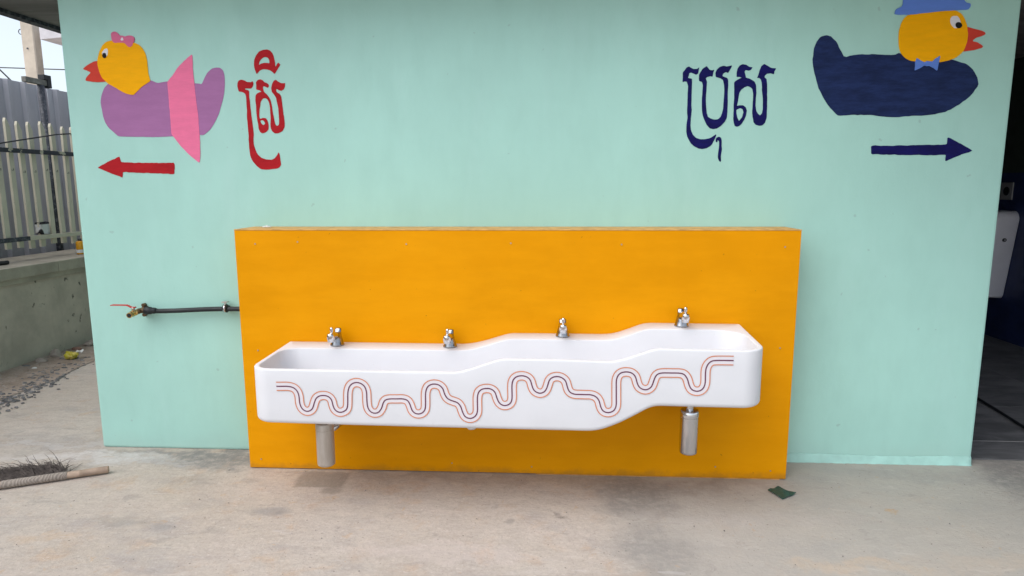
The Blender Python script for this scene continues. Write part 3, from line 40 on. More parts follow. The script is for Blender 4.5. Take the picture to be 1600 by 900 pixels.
'tf': [0.6595,0.6595,0.6595,0.6595,0.6595,0.6595,0.6595,0.6595,0.6595,0.6595,0.6595,0.6595,0.6595,0.6595,0.6595,0.6595,0.6594,0.6594,0.6593,0.6592,0.6592,0.6591,0.659,0.659,0.6589,0.6588,0.6588,0.6587,0.6587,0.6586,0.6585,0.6585,0.6584,0.6583,0.6583,0.6582,0.6581,0.6581,0.658,0.6579,0.6579,0.6578,0.6578,0.6577,0.6576,0.6576,0.6575,0.6574,0.6574,0.6573,0.6572,0.6572,0.6571,0.657,0.657,0.6569,0.6568,0.6568,0.6567,0.6567,0.6566,0.6565,0.6565,0.6564,0.6563,0.6563,0.6562,0.6561,0.6561,0.656,0.6559,0.6559,0.6558,0.6558,0.6558,0.6559,0.6559,0.6559,0.6559,0.6559,0.656,0.656,0.656,0.656,0.656,0.6561,0.6561,0.6561,0.6561,0.6561,0.6562,0.6564,0.6571,0.6585,0.6605,0.6629,0.6655,0.6684,0.6717,0.6752,0.6788,0.6823,0.6859,0.6894,0.6929,0.6964,0.6999,0.7034,0.7068,0.7098,0.7123,0.7142,0.7154,0.7159,0.7161,0.716,0.716,0.7159,0.7159,0.7158,0.7157,0.7157,0.7156,0.7156,0.7155,0.7154,0.7154,0.7153,0.7153,0.7152,0.7152,0.7151,0.715,0.715,0.7149,0.7148,0.7147,0.7145,0.7143,0.714,0.7137,0.7134,0.7132,0.7129,0.7126,0.7123,0.712,0.7117,0.7115,0.7112,0.7109,0.7106,0.7103,0.7101,0.7098,0.7098,0.7103,0.7117,0.7136,0.7158,0.7181,0.7208,0.7238,0.7272,0.7308,0.7344,0.738,0.7417,0.7454,0.7492,0.7529,0.7566,0.7599,0.7626,0.7646,0.7658,0.7663,0.7662,0.766,0.7658,0.7656,0.7654,0.7652,0.7649,0.7647,0.7645,0.7643,0.7641,0.764,0.7639,0.7638,0.7637,0.7637,0.7636,0.7636,0.7635,0.7635,0.7634,0.7634,0.7633,0.7633,0.7633,0.7632,0.7632,0.7631,0.7631,0.763,0.763,0.7629,0.7629,0.7628,0.7628,0.7628,0.7628,0.7628,0.7628,0.7628,0.7628,0.7628,0.7628,0.7628,0.7628,0.7628,0.7628,0.7628],
'bf': [0.4283,0.4283,0.4283,0.4283,0.4283,0.4283,0.4283,0.4283,0.4283,0.4283,0.4283,0.4282,0.4281,0.4279,0.4278,0.4276,0.4275,0.4273,0.4272,0.427,0.4269,0.4267,0.4265,0.4264,0.4262,0.4261,0.4259,0.4258,0.4256,0.4255,0.4253,0.4251,0.425,0.4248,0.4247,0.4245,0.4244,0.4243,0.4242,0.4241,0.424,0.4239,0.4238,0.4237,0.4236,0.4235,0.4234,0.4233,0.4232,0.4231,0.423,0.4229,0.4228,0.4227,0.4226,0.4225,0.4224,0.4223,0.4222,0.4221,0.422,0.4219,0.4218,0.4217,0.4216,0.4215,0.4214,0.4213,0.4212,0.4211,0.421,0.4209,0.4208,0.4207,0.4206,0.4206,0.4205,0.4204,0.4204,0.4203,0.4202,0.4202,0.4201,0.42,0.42,0.4199,0.4198,0.4198,0.4197,0.4196,0.4196,0.4195,0.4194,0.4194,0.4193,0.4193,0.4192,0.4191,0.4191,0.419,0.4189,0.4189,0.4188,0.4187,0.4187,0.4186,0.4185,0.4185,0.4184,0.4183,0.4183,0.4182,0.4181,0.4181,0.418,0.4179,0.4179,0.4178,0.4177,0.4177,0.4176,0.4175,0.4175,0.4174,0.4173,0.4173,0.4172,0.4171,0.4171,0.417,0.4169,0.4169,0.4168,0.4167,0.4167,0.4166,0.4165,0.4165,0.4164,0.4163,0.4163,0.4162,0.4161,0.4161,0.416,0.416,0.416,0.4162,0.4167,0.4176,0.419,0.4209,0.4233,0.4262,0.4296,0.4333,0.4374,0.4415,0.4458,0.4502,0.455,0.4601,0.4655,0.471,0.4765,0.4821,0.4878,0.4936,0.4995,0.5054,0.5112,0.5166,0.5214,0.525,0.5275,0.529,0.5297,0.5299,0.5298,0.5297,0.5295,0.5294,0.5293,0.5291,0.529,0.5288,0.5287,0.5285,0.5284,0.5283,0.5282,0.5281,0.528,0.5279,0.5278,0.5277,0.5276,0.5275,0.5274,0.5273,0.5272,0.5271,0.527,0.5269,0.5268,0.5267,0.5266,0.5265,0.5264,0.5264,0.5263,0.5263,0.5263,0.5263,0.5263,0.5263,0.5263,0.5263,0.5263,0.5263,0.5263,0.5263,0.5263,0.5263,0.5263],
'cam': {"loc":[0.18476,-3.31149,1.42235],"r":[0.998328,0.057717,-0.003288],"u":[-0.005643,0.153883,0.988073],"b":[0.057534,-0.986402,0.153952],"lens":23.0004},
't': 0.2258,
'pw': 2.675,
'xl': -2.2809,
'xr': 2.3489,
}

# ------------------------------------------------------------------ camera
cd = bpy.data.cameras.new('camera'); cam = bpy.data.objects.new('camera', cd); COL.objects.link(cam)
r_, u_, b_ = (Vector(D['cam'][k]) for k in 'rub')
m3 = Matrix((r_, u_, b_)).transposed()
cam.matrix_world = Matrix.Translation(Vector(D['cam']['loc'])) @ m3.to_4x4()
cd.sensor_width = 36; cd.lens = D['cam']['lens']; cd.clip_start = .05; cd.clip_end = 2000
SC.camera = cam
# ------------------------------------------------------------------ sky, sun, exposure
SUN_EL, SUN_AZ = R(56), R(230)          # azimuth clockwise from +Y
W = bpy.data.worlds.new('World'); SC.world = W; W.use_nodes = True
wn = W.node_tree; wn.nodes.clear()
sky = wn.nodes.new('ShaderNodeTexSky'); sky.sky_type = 'NISHITA'; sky.sun_disc = False
sky.sun_elevation = SUN_EL; sky.sun_rotation = SUN_AZ; sky.dust_density = 2; sky.air_density = 1.0
hs = wn.nodes.new('ShaderNodeHueSaturation'); hs.inputs['Saturation'].default_value = .5   # thin overcast
bg = wn.nodes.new('ShaderNodeBackground'); bg.inputs['Strength'].default_value = .118
wo = wn.nodes.new('ShaderNodeOutputWorld')
wn.links.new(sky.outputs[0], hs.inputs['Color']); wn.links.new(hs.outputs[0], bg.inputs['Color']); wn.links.new(bg.outputs[0], wo.inputs[0])
sl = bpy.data.lights.new('sun', 'SUN'); sl.energy = 1.05; sl.angle = R(70); sl.color = (1, .985, .96)
so = bpy.data.objects.new('sun', sl); COL.objects.link(so)
sd = Vector((math.sin(SUN_AZ)*math.cos(SUN_EL), math.cos(SUN_AZ)*math.cos(SUN_EL), math.sin(SUN_EL)))
so.rotation_euler = sd.to_track_quat('Z', 'Y').to_euler()
SC.view_settings.view_transform = 'Standard'; SC.view_settings.look = 'None'
SC.view_settings.exposure = 1.02; SC.view_settings.gamma = 1
# ------------------------------------------------------------------ material helpers
class NT:
    def __init__(s, name):
        s.m = bpy.data.materials.new(name); s.m.use_nodes = True; s.t = s.m.node_tree
        s.b = s.t.nodes['Principled BSDF']
        s.pos = s.t.nodes.new('ShaderNodeTexCoord').outputs['Object']
    def n(s, typ, **kw):
        x = s.t.nodes.new('ShaderNode' + typ)
        for k, v in kw.items(): setattr(x, k, v)
        return x
    def l(s, a, b): s.t.links.new(a, b)
    def noise(s, scale, detail=4, rough=.55, vec=None, dist=0, stretch=None):
        x = s.n('TexNoise'); x.inputs['Scale'].default_value = scale; x.inputs['Detail'].default_value = detail
        x.inputs['Roughness'].default_value = rough; x.inputs['Distortion'].default_value = dist
        v = vec or s.pos
        if stretch:
            mp = s.n('Mapping'); mp.inputs['Scale'].default_value = stretch; s.l(v, mp.inputs['Vector']); v = mp.outputs[0]
        s.l(v, x.inputs['Vector']); return x.outputs['Fac']
    def ramp(s, fac, a, b, lo=0., hi=1.):
        x = s.n('MapRange'); x.interpolation_type = 'SMOOTHSTEP'
        x.inputs['From Min'].default_value = a; x.inputs['From Max'].default_value = b
        x.inputs['To Min'].default_value = lo; x.inputs['To Max'].default_value = hi
        s.l(fac, x.inputs['Value']); return x.outputs['Result']
    def math(s, op, a, b):
        x = s.n('Math', operation=op)
        for i, v in enumerate((a, b)):
            if isinstance(v, (int, float)): x.inputs[i].default_value = v
            else: s.l(v, x.inputs[i])
        return x.outputs[0]
    def mix(s, fac, a, b, mode='MIX'):
        x = s.n('Mix', data_type='RGBA', blend_type=mode)
        if isinstance(fac, (int, float)): x.inputs[0].default_value = fac
        else: s.l(fac, x.inputs[0])
        for i, v in ((6, a), (7, b)):
            if isinstance(v, tuple): x.inputs[i].default_value = (*v[:3], 1)
            else: s.l(v, x.inputs[i])
        return x.outputs[2]
    def bump(s, h, strength, dist=.01, prev=None):
        x = s.n('Bump'); x.inputs['Strength'].default_value = strength; x.inputs['Distance'].default_value = dist
        s.l(h, x.inputs['Height'])
        if prev: s.l(prev, x.inputs['Normal'])
        return x.outputs[0]
    def done(s, color, rough=.6, metal=0., normal=None, spec=None):
        for v, k in ((color, 'Base Color'), (rough, 'Roughness')):
            if isinstance(v, tuple): s.b.inputs[k].default_value = (*v[:3], 1)
            elif isinstance(v, (int, float)): s.b.inputs[k].default_value = v
            else: s.l(v, s.b.inputs[k])
        s.b.inputs['Metallic'].default_value = metal
        if spec is not None: s.b.inputs['Specular IOR Level'].default_value = spec
        if normal: s.l(normal, s.b.inputs['Normal'])
        return s.m
def vary(c, k): return tuple(max(0, v*k) for v in c)
def simple(name, c, rough=.6, metal=0., var=.12, scale=6., bump=0., bscale=60., spec=None):
    t = NT(name); f = t.ramp(t.noise(scale, 5), .3, .7)
    col = t.mix(f, vary(c, 1-var), vary(c, 1+var))
    nm = t.bump(t.noise(bscale, 3), bump) if bump else None
    return t.done(col, t.ramp(t.noise(scale*2.3, 3), .3, .7, max(.02, rough-.07), min(1, rough+.07)), metal, nm, spec)
M = {}
def teal():
    t = NT('teal_wall_paint'); c = (.385, .66, .58)
    f1 = t.ramp(t.noise(1.1, 4, .6), .3, .7); f2 = t.ramp(t.noise(7, 6, .65, stretch=(1, 1, .35)), .35, .75)
    col = t.mix(f1, vary(c, .94), vary(c, 1.035)); col = t.mix(t.math('MULTIPLY', f2, .5), col, vary(c, .91)); f3 = t.ramp(t.noise(2.4, 6, .7, stretch=(1.6, 1, .5)), .5, .72); col = t.mix(t.math('MULTIPLY', f3, .3), col, (.43, .68, .62))
    sp = t.ramp(t.noise(23, 2, .4), .745, .77)                       # a few scuffs and specks
    col = t.mix(t.math('MULTIPLY', sp, .35), col, (.25, .36, .33))
    sep = t.n('SeparateXYZ'); t.l(t.pos, sep.inputs[0])
    low = t.ramp(t.math('ADD', sep.outputs[2], t.math('MULTIPLY', t.noise(5, 4), .16)), .05, .22, 1, 0)   # splash grime at the foot
    col = t.mix(t.math('MULTIPLY', low, .18), col, (.36, .42, .38))
    nb = t.bump(t.noise(90, 3, .6), .10, .004); nb = t.bump(t.noise(3.2, 6, .6, stretch=(1, 1, .6)), .55, .012, nb)
    return t.done(col, t.ramp(f2, 0, 1, .5, .66), 0, nb, .35)
M['teal'] = teal()
M['skirt'] = simple('pale_teal_skirting', (.35, .60, .535), .7, var=.08, scale=12, bump=.25, bscale=35)
def paint(name, c, var=.06, rough=.62):
    t = NT(name); f = t.ramp(t.noise(16, 7, .75, stretch=(.35, 1, 1.5)), .32, .70)
    col = t.mix(f, vary(c, 1-var), vary(c, 1+var))
    return t.done(col, rough, 0, t.bump(t.noise(40, 4, .6, stretch=(.3, 1, 1)), .25, .003), .12)
M['p_purple'] = paint('purple_mural_paint', (.37, .16, .34)); M['p_pink'] = paint('pink_mural_paint', (.82, .185, .335))
M['p_rose'] = paint('rose_mural_paint', (.66, .155, .28)); M['p_yellow'] = paint('yellow_mural_paint', (.93, .43, .0))
M['p_red'] = paint('red_mural_paint', (.40, .012, .018), .14); M['p_beak'] = paint('orange_red_mural_paint', (.60, .055, .035))
M['p_white'] = paint('white_mural_paint', (.75, .75, .78)); M['p_black'] = paint('black_mural_paint', (.012, .013, .014))
M['p_navy'] = paint('navy_mural_paint', (.013, .026, .09), .32); M['p_ink'] = paint('indigo_mural_paint', (.006, .006, .085), .3)
M['p_sky'] = paint('light_blue_mural_paint', (.12, .24, .68))
def yellow_board():
    t = NT('yellow_board_paint'); c = (.72, .285, .0)
    f1 = t.ramp(t.noise(1.6, 4, .6), .3, .7); f2 = t.ramp(t.noise(5, 7, .7, stretch=(.35, 1, 1.4)), .35, .72)
    col = t.mix(f1, vary(c, .93), vary(c, 1.03)); col = t.mix(t.math('MULTIPLY', f2, .5), col, (.83, .35, .002))
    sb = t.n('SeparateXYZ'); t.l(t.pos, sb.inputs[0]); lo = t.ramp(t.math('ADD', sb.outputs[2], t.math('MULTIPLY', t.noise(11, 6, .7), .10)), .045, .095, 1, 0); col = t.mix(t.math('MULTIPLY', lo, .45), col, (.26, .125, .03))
    st = t.ramp(t.noise(9, 7, .75, stretch=(.25, 1, 2.2)), .55, .75); col = t.mix(t.math('MULTIPLY', st, .18), col, (.62, .235, .0))
    sp = t.ramp(t.noise(52, 2, .35), .765, .78); col = t.mix(t.math('MULTIPLY', sp, .6), col, (.30, .12, .01))
    nb = t.bump(t.noise(55, 4, .6, stretch=(.5, 1, 1)), .10, .004); nb = t.bump(t.noise(2.2, 3), .3, .012, nb)
    return t.done(col, t.ramp(f2, 0, 1, .38, .5), 0, nb, .08)
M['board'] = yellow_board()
M['dusty'] = simple('dusty_board_top', (.60, .33, .10), .75, var=.2, scale=18)
M['basin'] = None
def basin():
    t = NT('white_solid_surface'); f = t.ramp(t.noise(4, 5, .6), .3, .7)
    col = t.mix(f, (.675, .68, .705), (.705, .71, .735))
    sm = t.ramp(t.noise(38, 2, .4), .75, .78); col = t.mix(t.math('MULTIPLY', sm, .18), col, (.5, .45, .42))
    return t.done(col, t.ramp(t.noise(6, 4), .3, .7, .50, .62), 0, t.bump(t.noise(3, 3), .06, .01), .25)
M['basin'] = basin()
M['line'] = simple('orange_stripe_print', (.62, .22, .11), .45, var=.05); M['cline'] = simple('plum_stripe_print', (.12, .015, .055), .45, var=.05)
M['band'] = simple('pale_pink_print', (.715, .68, .71), .4, var=.01)
M['satin'] = simple('satin_chrome', (.36, .365, .38), .2, 1., var=.08, scale=30)
M['chrome'] = simple('polished_chrome', (.62, .62, .64), .05, 1., var=.03, scale=20)
def dull():
    t = NT('scratched_steel_film'); f = t.ramp(t.noise(18, 6, .7, stretch=(1, 1, .15)), .35, .75)
    col = t.mix(f, (.62, .58, .54), (.46, .41, .35)); return t.done(col, .48, .55, t.bump(t.noise(40, 3, .6), .3, .003))
M['dull'] = dull()
M['white_pvc'] = simple('white_plastic', (.72, .73, .75), .4, var=.04); M['screw'] = simple('zinc_screw', (.5, .48, .45), .35, .9)
M['black_plastic'] = simple('black_plastic', (.009, .011, .014), .55, var=.2); M['brass'] = simple('brass', (.60, .42, .16), .28, 1., var=.2, scale=60)
M['bronze'] = simple('tarnished_brass', (.16, .10, .055), .5, .7, var=.3, scale=70); M['red_lever'] = simple('red_lever_coating', (.45, .035, .03), .4)
M['bamboo'] = simple('weathered_bamboo', (.37, .275, .205), .7, var=.22, scale=14, bump=.2); M['lash'] = None
def lash():
    t = NT('woven_lashing'); w = t.n('TexWave', wave_type='BANDS', bands_direction='X'); w.inputs['Scale'].default_value = 24; w.inputs['Distortion'].default_value = 9; w.inputs['Detail'].default_value = 3
    t.l(t.pos, w.inputs['Vector']); col = t.mix(w.outputs['Fac'], (.23, .195, .165), (.33, .285, .245)); return t.done(col, .8, 0, t.bump(w.outputs['Fac'], .5, .004))
M['lash'] = lash()
M['bristle'] = simple('dark_palm_fibre', (.085, .070, .062), .85, var=.4, scale=40); M['cloth'] = simple('dark_green_cloth', (.014, .062, .048), .55, var=.25, scale=60, bump=.2)
M['fence_cream'] = None
def cream():
    t = NT('cream_fence_paint'); f = t.ramp(t.noise(5, 5), .3, .7); col = t.mix(f, (.54, .505, .385), (.62, .575, .455))
    ch = t.ramp(t.noise(26, 4, .6, stretch=(1, 1, .5)), .665, .69); col = t.mix(ch, col, (.03, .032, .04)); return t.done(col, .6, 0, t.bump(ch, .3, .003))
M['fence_cream'] = cream()
def rail():
    t = NT('peeling_black_rail_paint'); pe = t.ramp(t.noise(11, 5, .65), .56, .60); col = t.mix(pe, (.030, .034, .046), (.48, .45, .34)); return t.done(col, .6, 0, t.bump(pe, .3, .003))
M['rail'] = rail()
def zinc():
    t = NT('grey_zinc_sheet'); f = t.ramp(t.noise(3, 4, .6, stretch=(1, 1, .3)), .3, .7); col = t.mix(f, (.40, .39, .425), (.50, .49, .525)); return t.done(col, .5, .25, t.bump(t.noise(6, 3), .15, .01))
M['zinc'] = zinc()
M['steel_dark'] = None
def dsteel():
    t = NT('weathered_dark_steel'); f = t.ramp(t.noise(30, 5, .7), .45, .7); col = t.mix(f, (.035, .04, .052), (.16, .165, .18)); return t.done(col, .6, .2)
M['steel_dark'] = dsteel()
def concrete(name, c, spots, scale=3.):
    t = NT(name); f = t.ramp(t.noise(scale, 6, .65), .3, .7); col = t.mix(f, vary(c, .82), vary(c, 1.12))
    st = t.ramp(t.noise(scale*2, 5, .7, stretch=(1, 1, .25)), .5, .75); col = t.mix(t.math('MULTIPLY', st, .35), col, vary(c, .6))
    if spots:
        s1 = t.ramp(t.noise(13, 3, .5, stretch=(1, 1, .65)), .645, .70); s2 = t.ramp(t.noise(3.1, 6, .7), .66, .72)
        col = t.mix(t.math('MULTIPLY', s1, .8), col, (.035, .034, .032)); col = t.mix(t.math('MULTIPLY', s2, .6), col, (.05, .048, .045))
    return t.done(col, .85, 0, t.bump(t.noise(28, 5, .65), .35, .01), .25)
M['plinth'] = concrete('stained_grey_render', (.49, .435, .365), True); M['coping'] = concrete('beige_coping', (.37, .335, .27), False, 4)
M['pole'] = concrete('pale_pole_concrete', (.58, .51, .42), False, 2.5); M['soffit'] = None
def soffit():
    t = NT('dark_soffit_sheet'); f = t.ramp(t.noise(5, 5, .65, stretch=(.22, 1.6, 1)), .3, .72); col = t.mix(f, (.12, .113, .107), (.23, .218, .207)); return t.done(col, .6, 0, t.bump(f, .2, .01))
M['soffit'] = soffit()
M['roof_white'] = simple('white_roof_render', (.62, .60, .62), .7, var=.12); M['neighbour'] = simple('grey_neighbour_render', (.42, .41, .39), .8)
M['navy_wall'] = simple('navy_interior_paint', (.020, .034, .115), .5, var=.15); M['dark_wall'] = simple('dark_upper_interior_paint', (.04, .055, .045), .6)
M['dryer'] = simple('white_dryer_plastic', (.80, .80, .86), .35, var=.03); M['plate'] = simple('grey_socket_plate', (.30, .30, .31), .4); 
def tile():
    t = NT('slate_floor_tile'); f = t.ramp(t.noise(4, 6, .7, stretch=(.6, 1.6, 1), dist=.6), .35, .7); col = t.mix(f, (.10, .10, .105), (.22, .22, .225))
    d = t.ramp(t.noise(2.2, 6, .7), .5, .75); col = t.mix(t.math('MULTIPLY', d, .5), col, (.28, .27, .26)); return t.done(col, .5, 0, t.bump(t.noise(30, 4), .1, .004), .4)
M['tile'] = tile(); M['grout'] = simple('light_grout', (.5, .49, .48), .9)
M['stone'] = concrete('pale_rubble_stone', (.36, .31, .27), False, 9); M['brick'] = concrete('red_rubble_stone', (.28, .16, .12), False, 9)
M['slate'] = simple('dark_slate_chips', (.155, .15, .15), .85, var=.55, scale=26)
M['bag'] = None
def bagm():
    t = NT('yellow_plastic_bag'); f = t.ramp(t.noise(16, 4, .6), .38, .62); col = t.mix(f, (.46, .40, .015), (.66, .52, .14)); return t.done(col, .3, 0, t.bump(t.noise(30, 4), .4, .01))
M['bag'] = bagm(); M['paper'] = simple('white_paper', (.72, .72, .70), .8)
M['can_yellow'] = simple('yellow_can_print', (.72, .33, .01), .4); M['wire'] = simple('black_wire', (.012, .012, .014), .5); M['wood'] = simple('grey_old_wood', (.20, .19, .165), .8, var=.3, scale=20)
def dirt():
    t = NT('sandy_dirt'); f = t.ramp(t.noise(5, 7, .7), .3, .7); col = t.mix(f, (.27, .21, .165), (.43, .355, .295))
    g = t.ramp(t.noise(45, 3, .6), .62, .68); col = t.mix(t.math('MULTIPLY', g, .6), col, (.07, .065, .06)); return t.done(col, .95, 0, t.bump(t.noise(22, 6, .7), .7, .02), .2)
M['dirt'] = dirt()
def ground():
    t = NT('worn_concrete_slab')
    nz = t.n('TexNoise'); nz.inputs['Scale'].default_value = 4.5; nz.inputs['Detail'].default_value = 6; nz.inputs['Roughness'].default_value = .65
    t.l(t.pos, nz.inputs['Vector'])
    sub = t.n('VectorMath', operation='SUBTRACT'); t.l(nz.outputs['Color'], sub.inputs[0]); sub.inputs[1].default_value = (.5, .5, .5)
    sc = t.n('VectorMath', operation='SCALE'); t.l(sub.outputs[0], sc.inputs[0]); sc.inputs['Scale'].default_value = .42
    ad = t.n('VectorMath', operation='ADD'); t.l(t.pos, ad.inputs[0]); t.l(sc.outputs[0], ad.inputs[1]); wp = ad.outputs[0]
    f1 = t.ramp(t.noise(.9, 5, .6), .32, .68); f2 = t.ramp(t.noise(4.2, 7, .68, stretch=(.7, 1.3, 1)), .3, .72)
    col = t.mix(f1, (.455, .395, .33), (.525, .47, .405)); col = t.mix(t.math('MULTIPLY', f2, .5), col, (.46, .40, .36))
    o = t.ramp(t.noise(6, 6, .65, dist=.4), .52, .70); col = t.mix(t.math('MULTIPLY', o, .55), col, (.47, .325, .215))     # ochre dust
    pk = t.ramp(t.noise(3.4, 6, .66, stretch=(1, 1.5, 1)), .5, .68); col = t.mix(t.math('MULTIPLY', pk, .5), col, (.52, .455, .395))
    gy = t.ramp(t.noise(2.3, 6, .66, stretch=(.8, 1.3, 1)), .52, .68); col = t.mix(t.math('MULTIPLY', gy, .65), col, (.33, .305, .295))    # grey cement patches
    md = t.ramp(t.noise(19, 6, .7, stretch=(.6, 1.3, 1)), .35, .72); col = t.mix(t.math('MULTIPLY', md, .52), col, (.34, .295, .26))
    fn = t.ramp(t.noise(62, 5, .75), .42, .66); col = t.mix(t.math('MULTIPLY', fn, .38), col, (.30, .255, .225)); wh = t.ramp(t.noise(44, 5, .7, stretch=(.7, 1.2, 1)), .56, .70); col = t.mix(t.math('MULTIPLY', wh, .5), col, (.60, .54, .50))
    sx = t.n('SeparateXYZ'); t.l(wp, sx.inputs[0])
    right = t.ramp(sx.outputs[0], .30, .62); col = t.mix(t.math('MULTIPLY', right, .72), col, t.mix(f2, (.35, .335, .31), (.39, .365, .325)))   # greyer tone over the right part of the slab
    brs = t.ramp(t.noise(30, 6, .75), .3, .6, .72, 1.0)
    s3 = t.n('VectorMath', operation='SCALE'); t.l(sub.outputs[0], s3.inputs[0]); s3.inputs['Scale'].default_value = .10; a3 = t.n('VectorMath', operation='ADD'); t.l(t.pos, a3.inputs[0]); t.l(s3.outputs[0], a3.inputs[1]); ws = a3.outputs[0]
    brk = t.ramp(t.noise(26, 6, .75), .34, .60, .35, 1.0)
    def stain(cx, cy, rx, ry, k, c, soft=.45, square=False, solid=False):
        nonlocal col
        mp = t.n('Mapping'); mp.vector_type = 'TEXTURE'; mp.inputs['Location'].default_value = (cx, cy, 0); mp.inputs['Scale'].default_value = (rx, ry, 1e4)
        t.l(ws if square or solid else wp, mp.inputs['Vector']); ln = t.n('VectorMath', operation='LENGTH'); t.l(mp.outputs[0], ln.inputs[0]); ds = ln.outputs['Value']
        if square:
            ab = t.n('VectorMath', operation='ABSOLUTE'); t.l(mp.outputs[0], ab.inputs[0]); se = t.n('SeparateXYZ'); t.l(ab.outputs[0], se.inputs[0]); ds = t.math('MAXIMUM', se.outputs[0], se.outputs[1])
        col = t.mix(t.math('MULTIPLY', t.math('MULTIPLY', t.ramp(ds, 1-soft, 1+soft, 1, 0), brs if square or solid else brk), k), col, c)
    G = (.20, .185, .17)
    stain(-.92, -.335, .12, .085, .72, (.205, .18, .15), .12, True); stain(-.84, -.45, .05, .03, .6, (.22, .195, .165), .3, False, True)
    stain(-1.04, -.66, .085, .035, .7, (.26, .25, .24), .4, False, True); stain(-1.65, -.78, .13, .05, .35, G); stain(-1.45, -.82, .05, .028, .5, (.27, .26, .25), .5, False, True); stain(-1.62, -.80, .04, .03, .45, (.29, .28, .265), .6, False, True); stain(-1.28, -.36, .05, .03, .45, (.28, .26, .235), .5, False, True); stain(.02, -.69, .02, .025, .6, (.25, .23, .21), .4, False, True); stain(-1.2, -.80, .07, .035, .35, G)
    stain(-1.72, -.12, .5, .10, .95, (.215, .205, .195)); stain(-1.55, -.06, .3, .05, .8, (.20, .19, .18)); stain(-2.25, -.13, .45, .05, .75, (.58, .55, .53)); stain(-2.6, .01, .5, .022, .7, (.55, .52, .5)); stain(-2.0, -.19, .3, .03, .5, (.56, .53, .52)); stain(-1.55, -.37, .10, .06, .35, G)
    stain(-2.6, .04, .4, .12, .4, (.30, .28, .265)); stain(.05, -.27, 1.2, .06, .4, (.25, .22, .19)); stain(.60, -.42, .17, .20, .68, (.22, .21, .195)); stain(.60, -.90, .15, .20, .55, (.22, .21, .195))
    stain(.85, -.32, .5, .07, .35, (.23, .21, .19)); stain(.25, -.68, .035, .03, .6, (.16, .14, .13)); stain(2.55, -.25, .2, .6, .75, (.20, .195, .185)); stain(2.05, -.15, .35, .08, .3, (.24, .235, .23))
    stain(1.72, -.56, .022, .014, .55, (.45, .27, .10), .5); stain(-1.02, -.26, .12, .03, .5, (.25, .22, .19)); stain(1.35, -.95, .25, .05, .45, (.50, .38, .27)); stain(1.9, -.9, .3, .05, .4, (.47, .38, .30)); stain(-.2, -.95, .4, .06, .4, (.54, .47, .43)); stain(1.0, -.62, .5, .05, .35, (.42, .39, .37)); stain(-1.9, -.95, .15, .05, .4, (.48, .34, .22))
    sp = t.ramp(t.noise(58, 2, .5), .72, .745); col = t.mix(t.math('MULTIPLY', sp, .7), col, (.06, .055, .05))
    pz = t.ramp(t.noise(8.5, 7, .72, stretch=(.55, 1.5, 1), dist=.5), .55, .70); col = t.mix(t.math('MULTIPLY', pz, .30), col, (.56, .52, .475))      # pale crisp scuffs
    dz = t.ramp(t.noise(6.3, 8, .74, stretch=(.8, 1.6, 1), dist=.8), .57, .66); col = t.mix(t.math('MULTIPLY', dz, .42), col, (.26, .24, .22))        # grey crisp stains
    oz = t.ramp(t.noise(11, 7, .72, dist=.8), .635, .66); col = t.mix(t.math('MULTIPLY', oz, .38), col, (.45, .30, .17))
    pt = t.ramp(t.noise(105, 2, .5), .70, .72); col = t.mix(t.math('MULTIPLY', pt, .55), col, (.14, .125, .11))
    sc2 = t.ramp(t.noise(14, 3, .5, stretch=(.25, 2, 1), dist=1.5), .70, .73); col = t.mix(t.math('MULTIPLY', sc2, .3), col, (.55, .52, .5))
    nb = t.bump(t.noise(48, 6, .75), .45, .008); nb = t.bump(t.noise(3, 5, .55), .35, .015, nb)
    return t.done(col, t.ramp(f2, 0, 1, .62, .82), 0, nb, .3)
M['ground'] = ground()
# ------------------------------------------------------------------ object helpers
def thing(name, label, cat, loc=(0, 0, 0), group=None):
    o = bpy.data.objects.new(name, None); o.empty_display_size = .1; COL.objects.link(o); o.location = loc
    o['label'] = label; o['category'] = cat
    if group: o['group'] = group
    return o
def root_loc(o):
    v = Vector((0, 0, 0))
    while o: v += o.location; o = o.parent
    return v
def link(name, me, mat, parent=None, label=None, cat=None, kind=None, group=None, smooth=False, origin=None):
    """mesh given in world coordinates; shifted to the parent's (or own) origin"""
    off = root_loc(parent) if parent else Vector(origin or (0, 0, 0))
    if off.length: me.transform(Matrix.Translation(-off))
    if smooth:
        for p in me.polygons: p.use_smooth = True
    for m in (mat if isinstance(mat, (list, tuple)) else [mat]):
        me.materials.append(M[m] if isinstance(m, str) else m)
    o = bpy.data.objects.new(name, me); COL.objects.link(o)
    if parent: o.parent = parent
    else: o.location = off
    for k, v in (('label', label), ('category', cat), ('kind', kind), ('group', group)):
        if v: o[k] = v
    return o
def mesh(v, f):
    me = bpy.data.meshes.new('m'); me.from_pydata([tuple(x) for x in v], [], f); me.update(); return me
def from_bm(bm):
    me = bpy.data.meshes.new('m'); bmesh.ops.recalc_face_normals(bm, faces=bm.faces); bm.to_mesh(me); bm.free(); return me
def box_bm(x0, x1, y0, y1, z0, z1, bev=0., seg=2):
    bm = bmesh.new(); bmesh.ops.create_cube(bm, size=1)
    for v in bm.verts: v.co = Vector(((x0+x1)/2+v.co.x*(x1-x0), (y0+y1)/2+v.co.y*(y1-y0), (z0+z1)/2+v.co.z*(z1-z0)))
    if bev: bmesh.ops.bevel(bm, geom=list(bm.edges), offset=bev, segments=seg, affect='EDGES', profile=.6)
    return bm
def box(name, x0, x1, y0, y1, z0, z1, mat, parent=None, bev=0., **kw):
    return link(name, from_bm(box_bm(x0, x1, y0, y1, z0, z1, bev)), mat, parent, **kw)
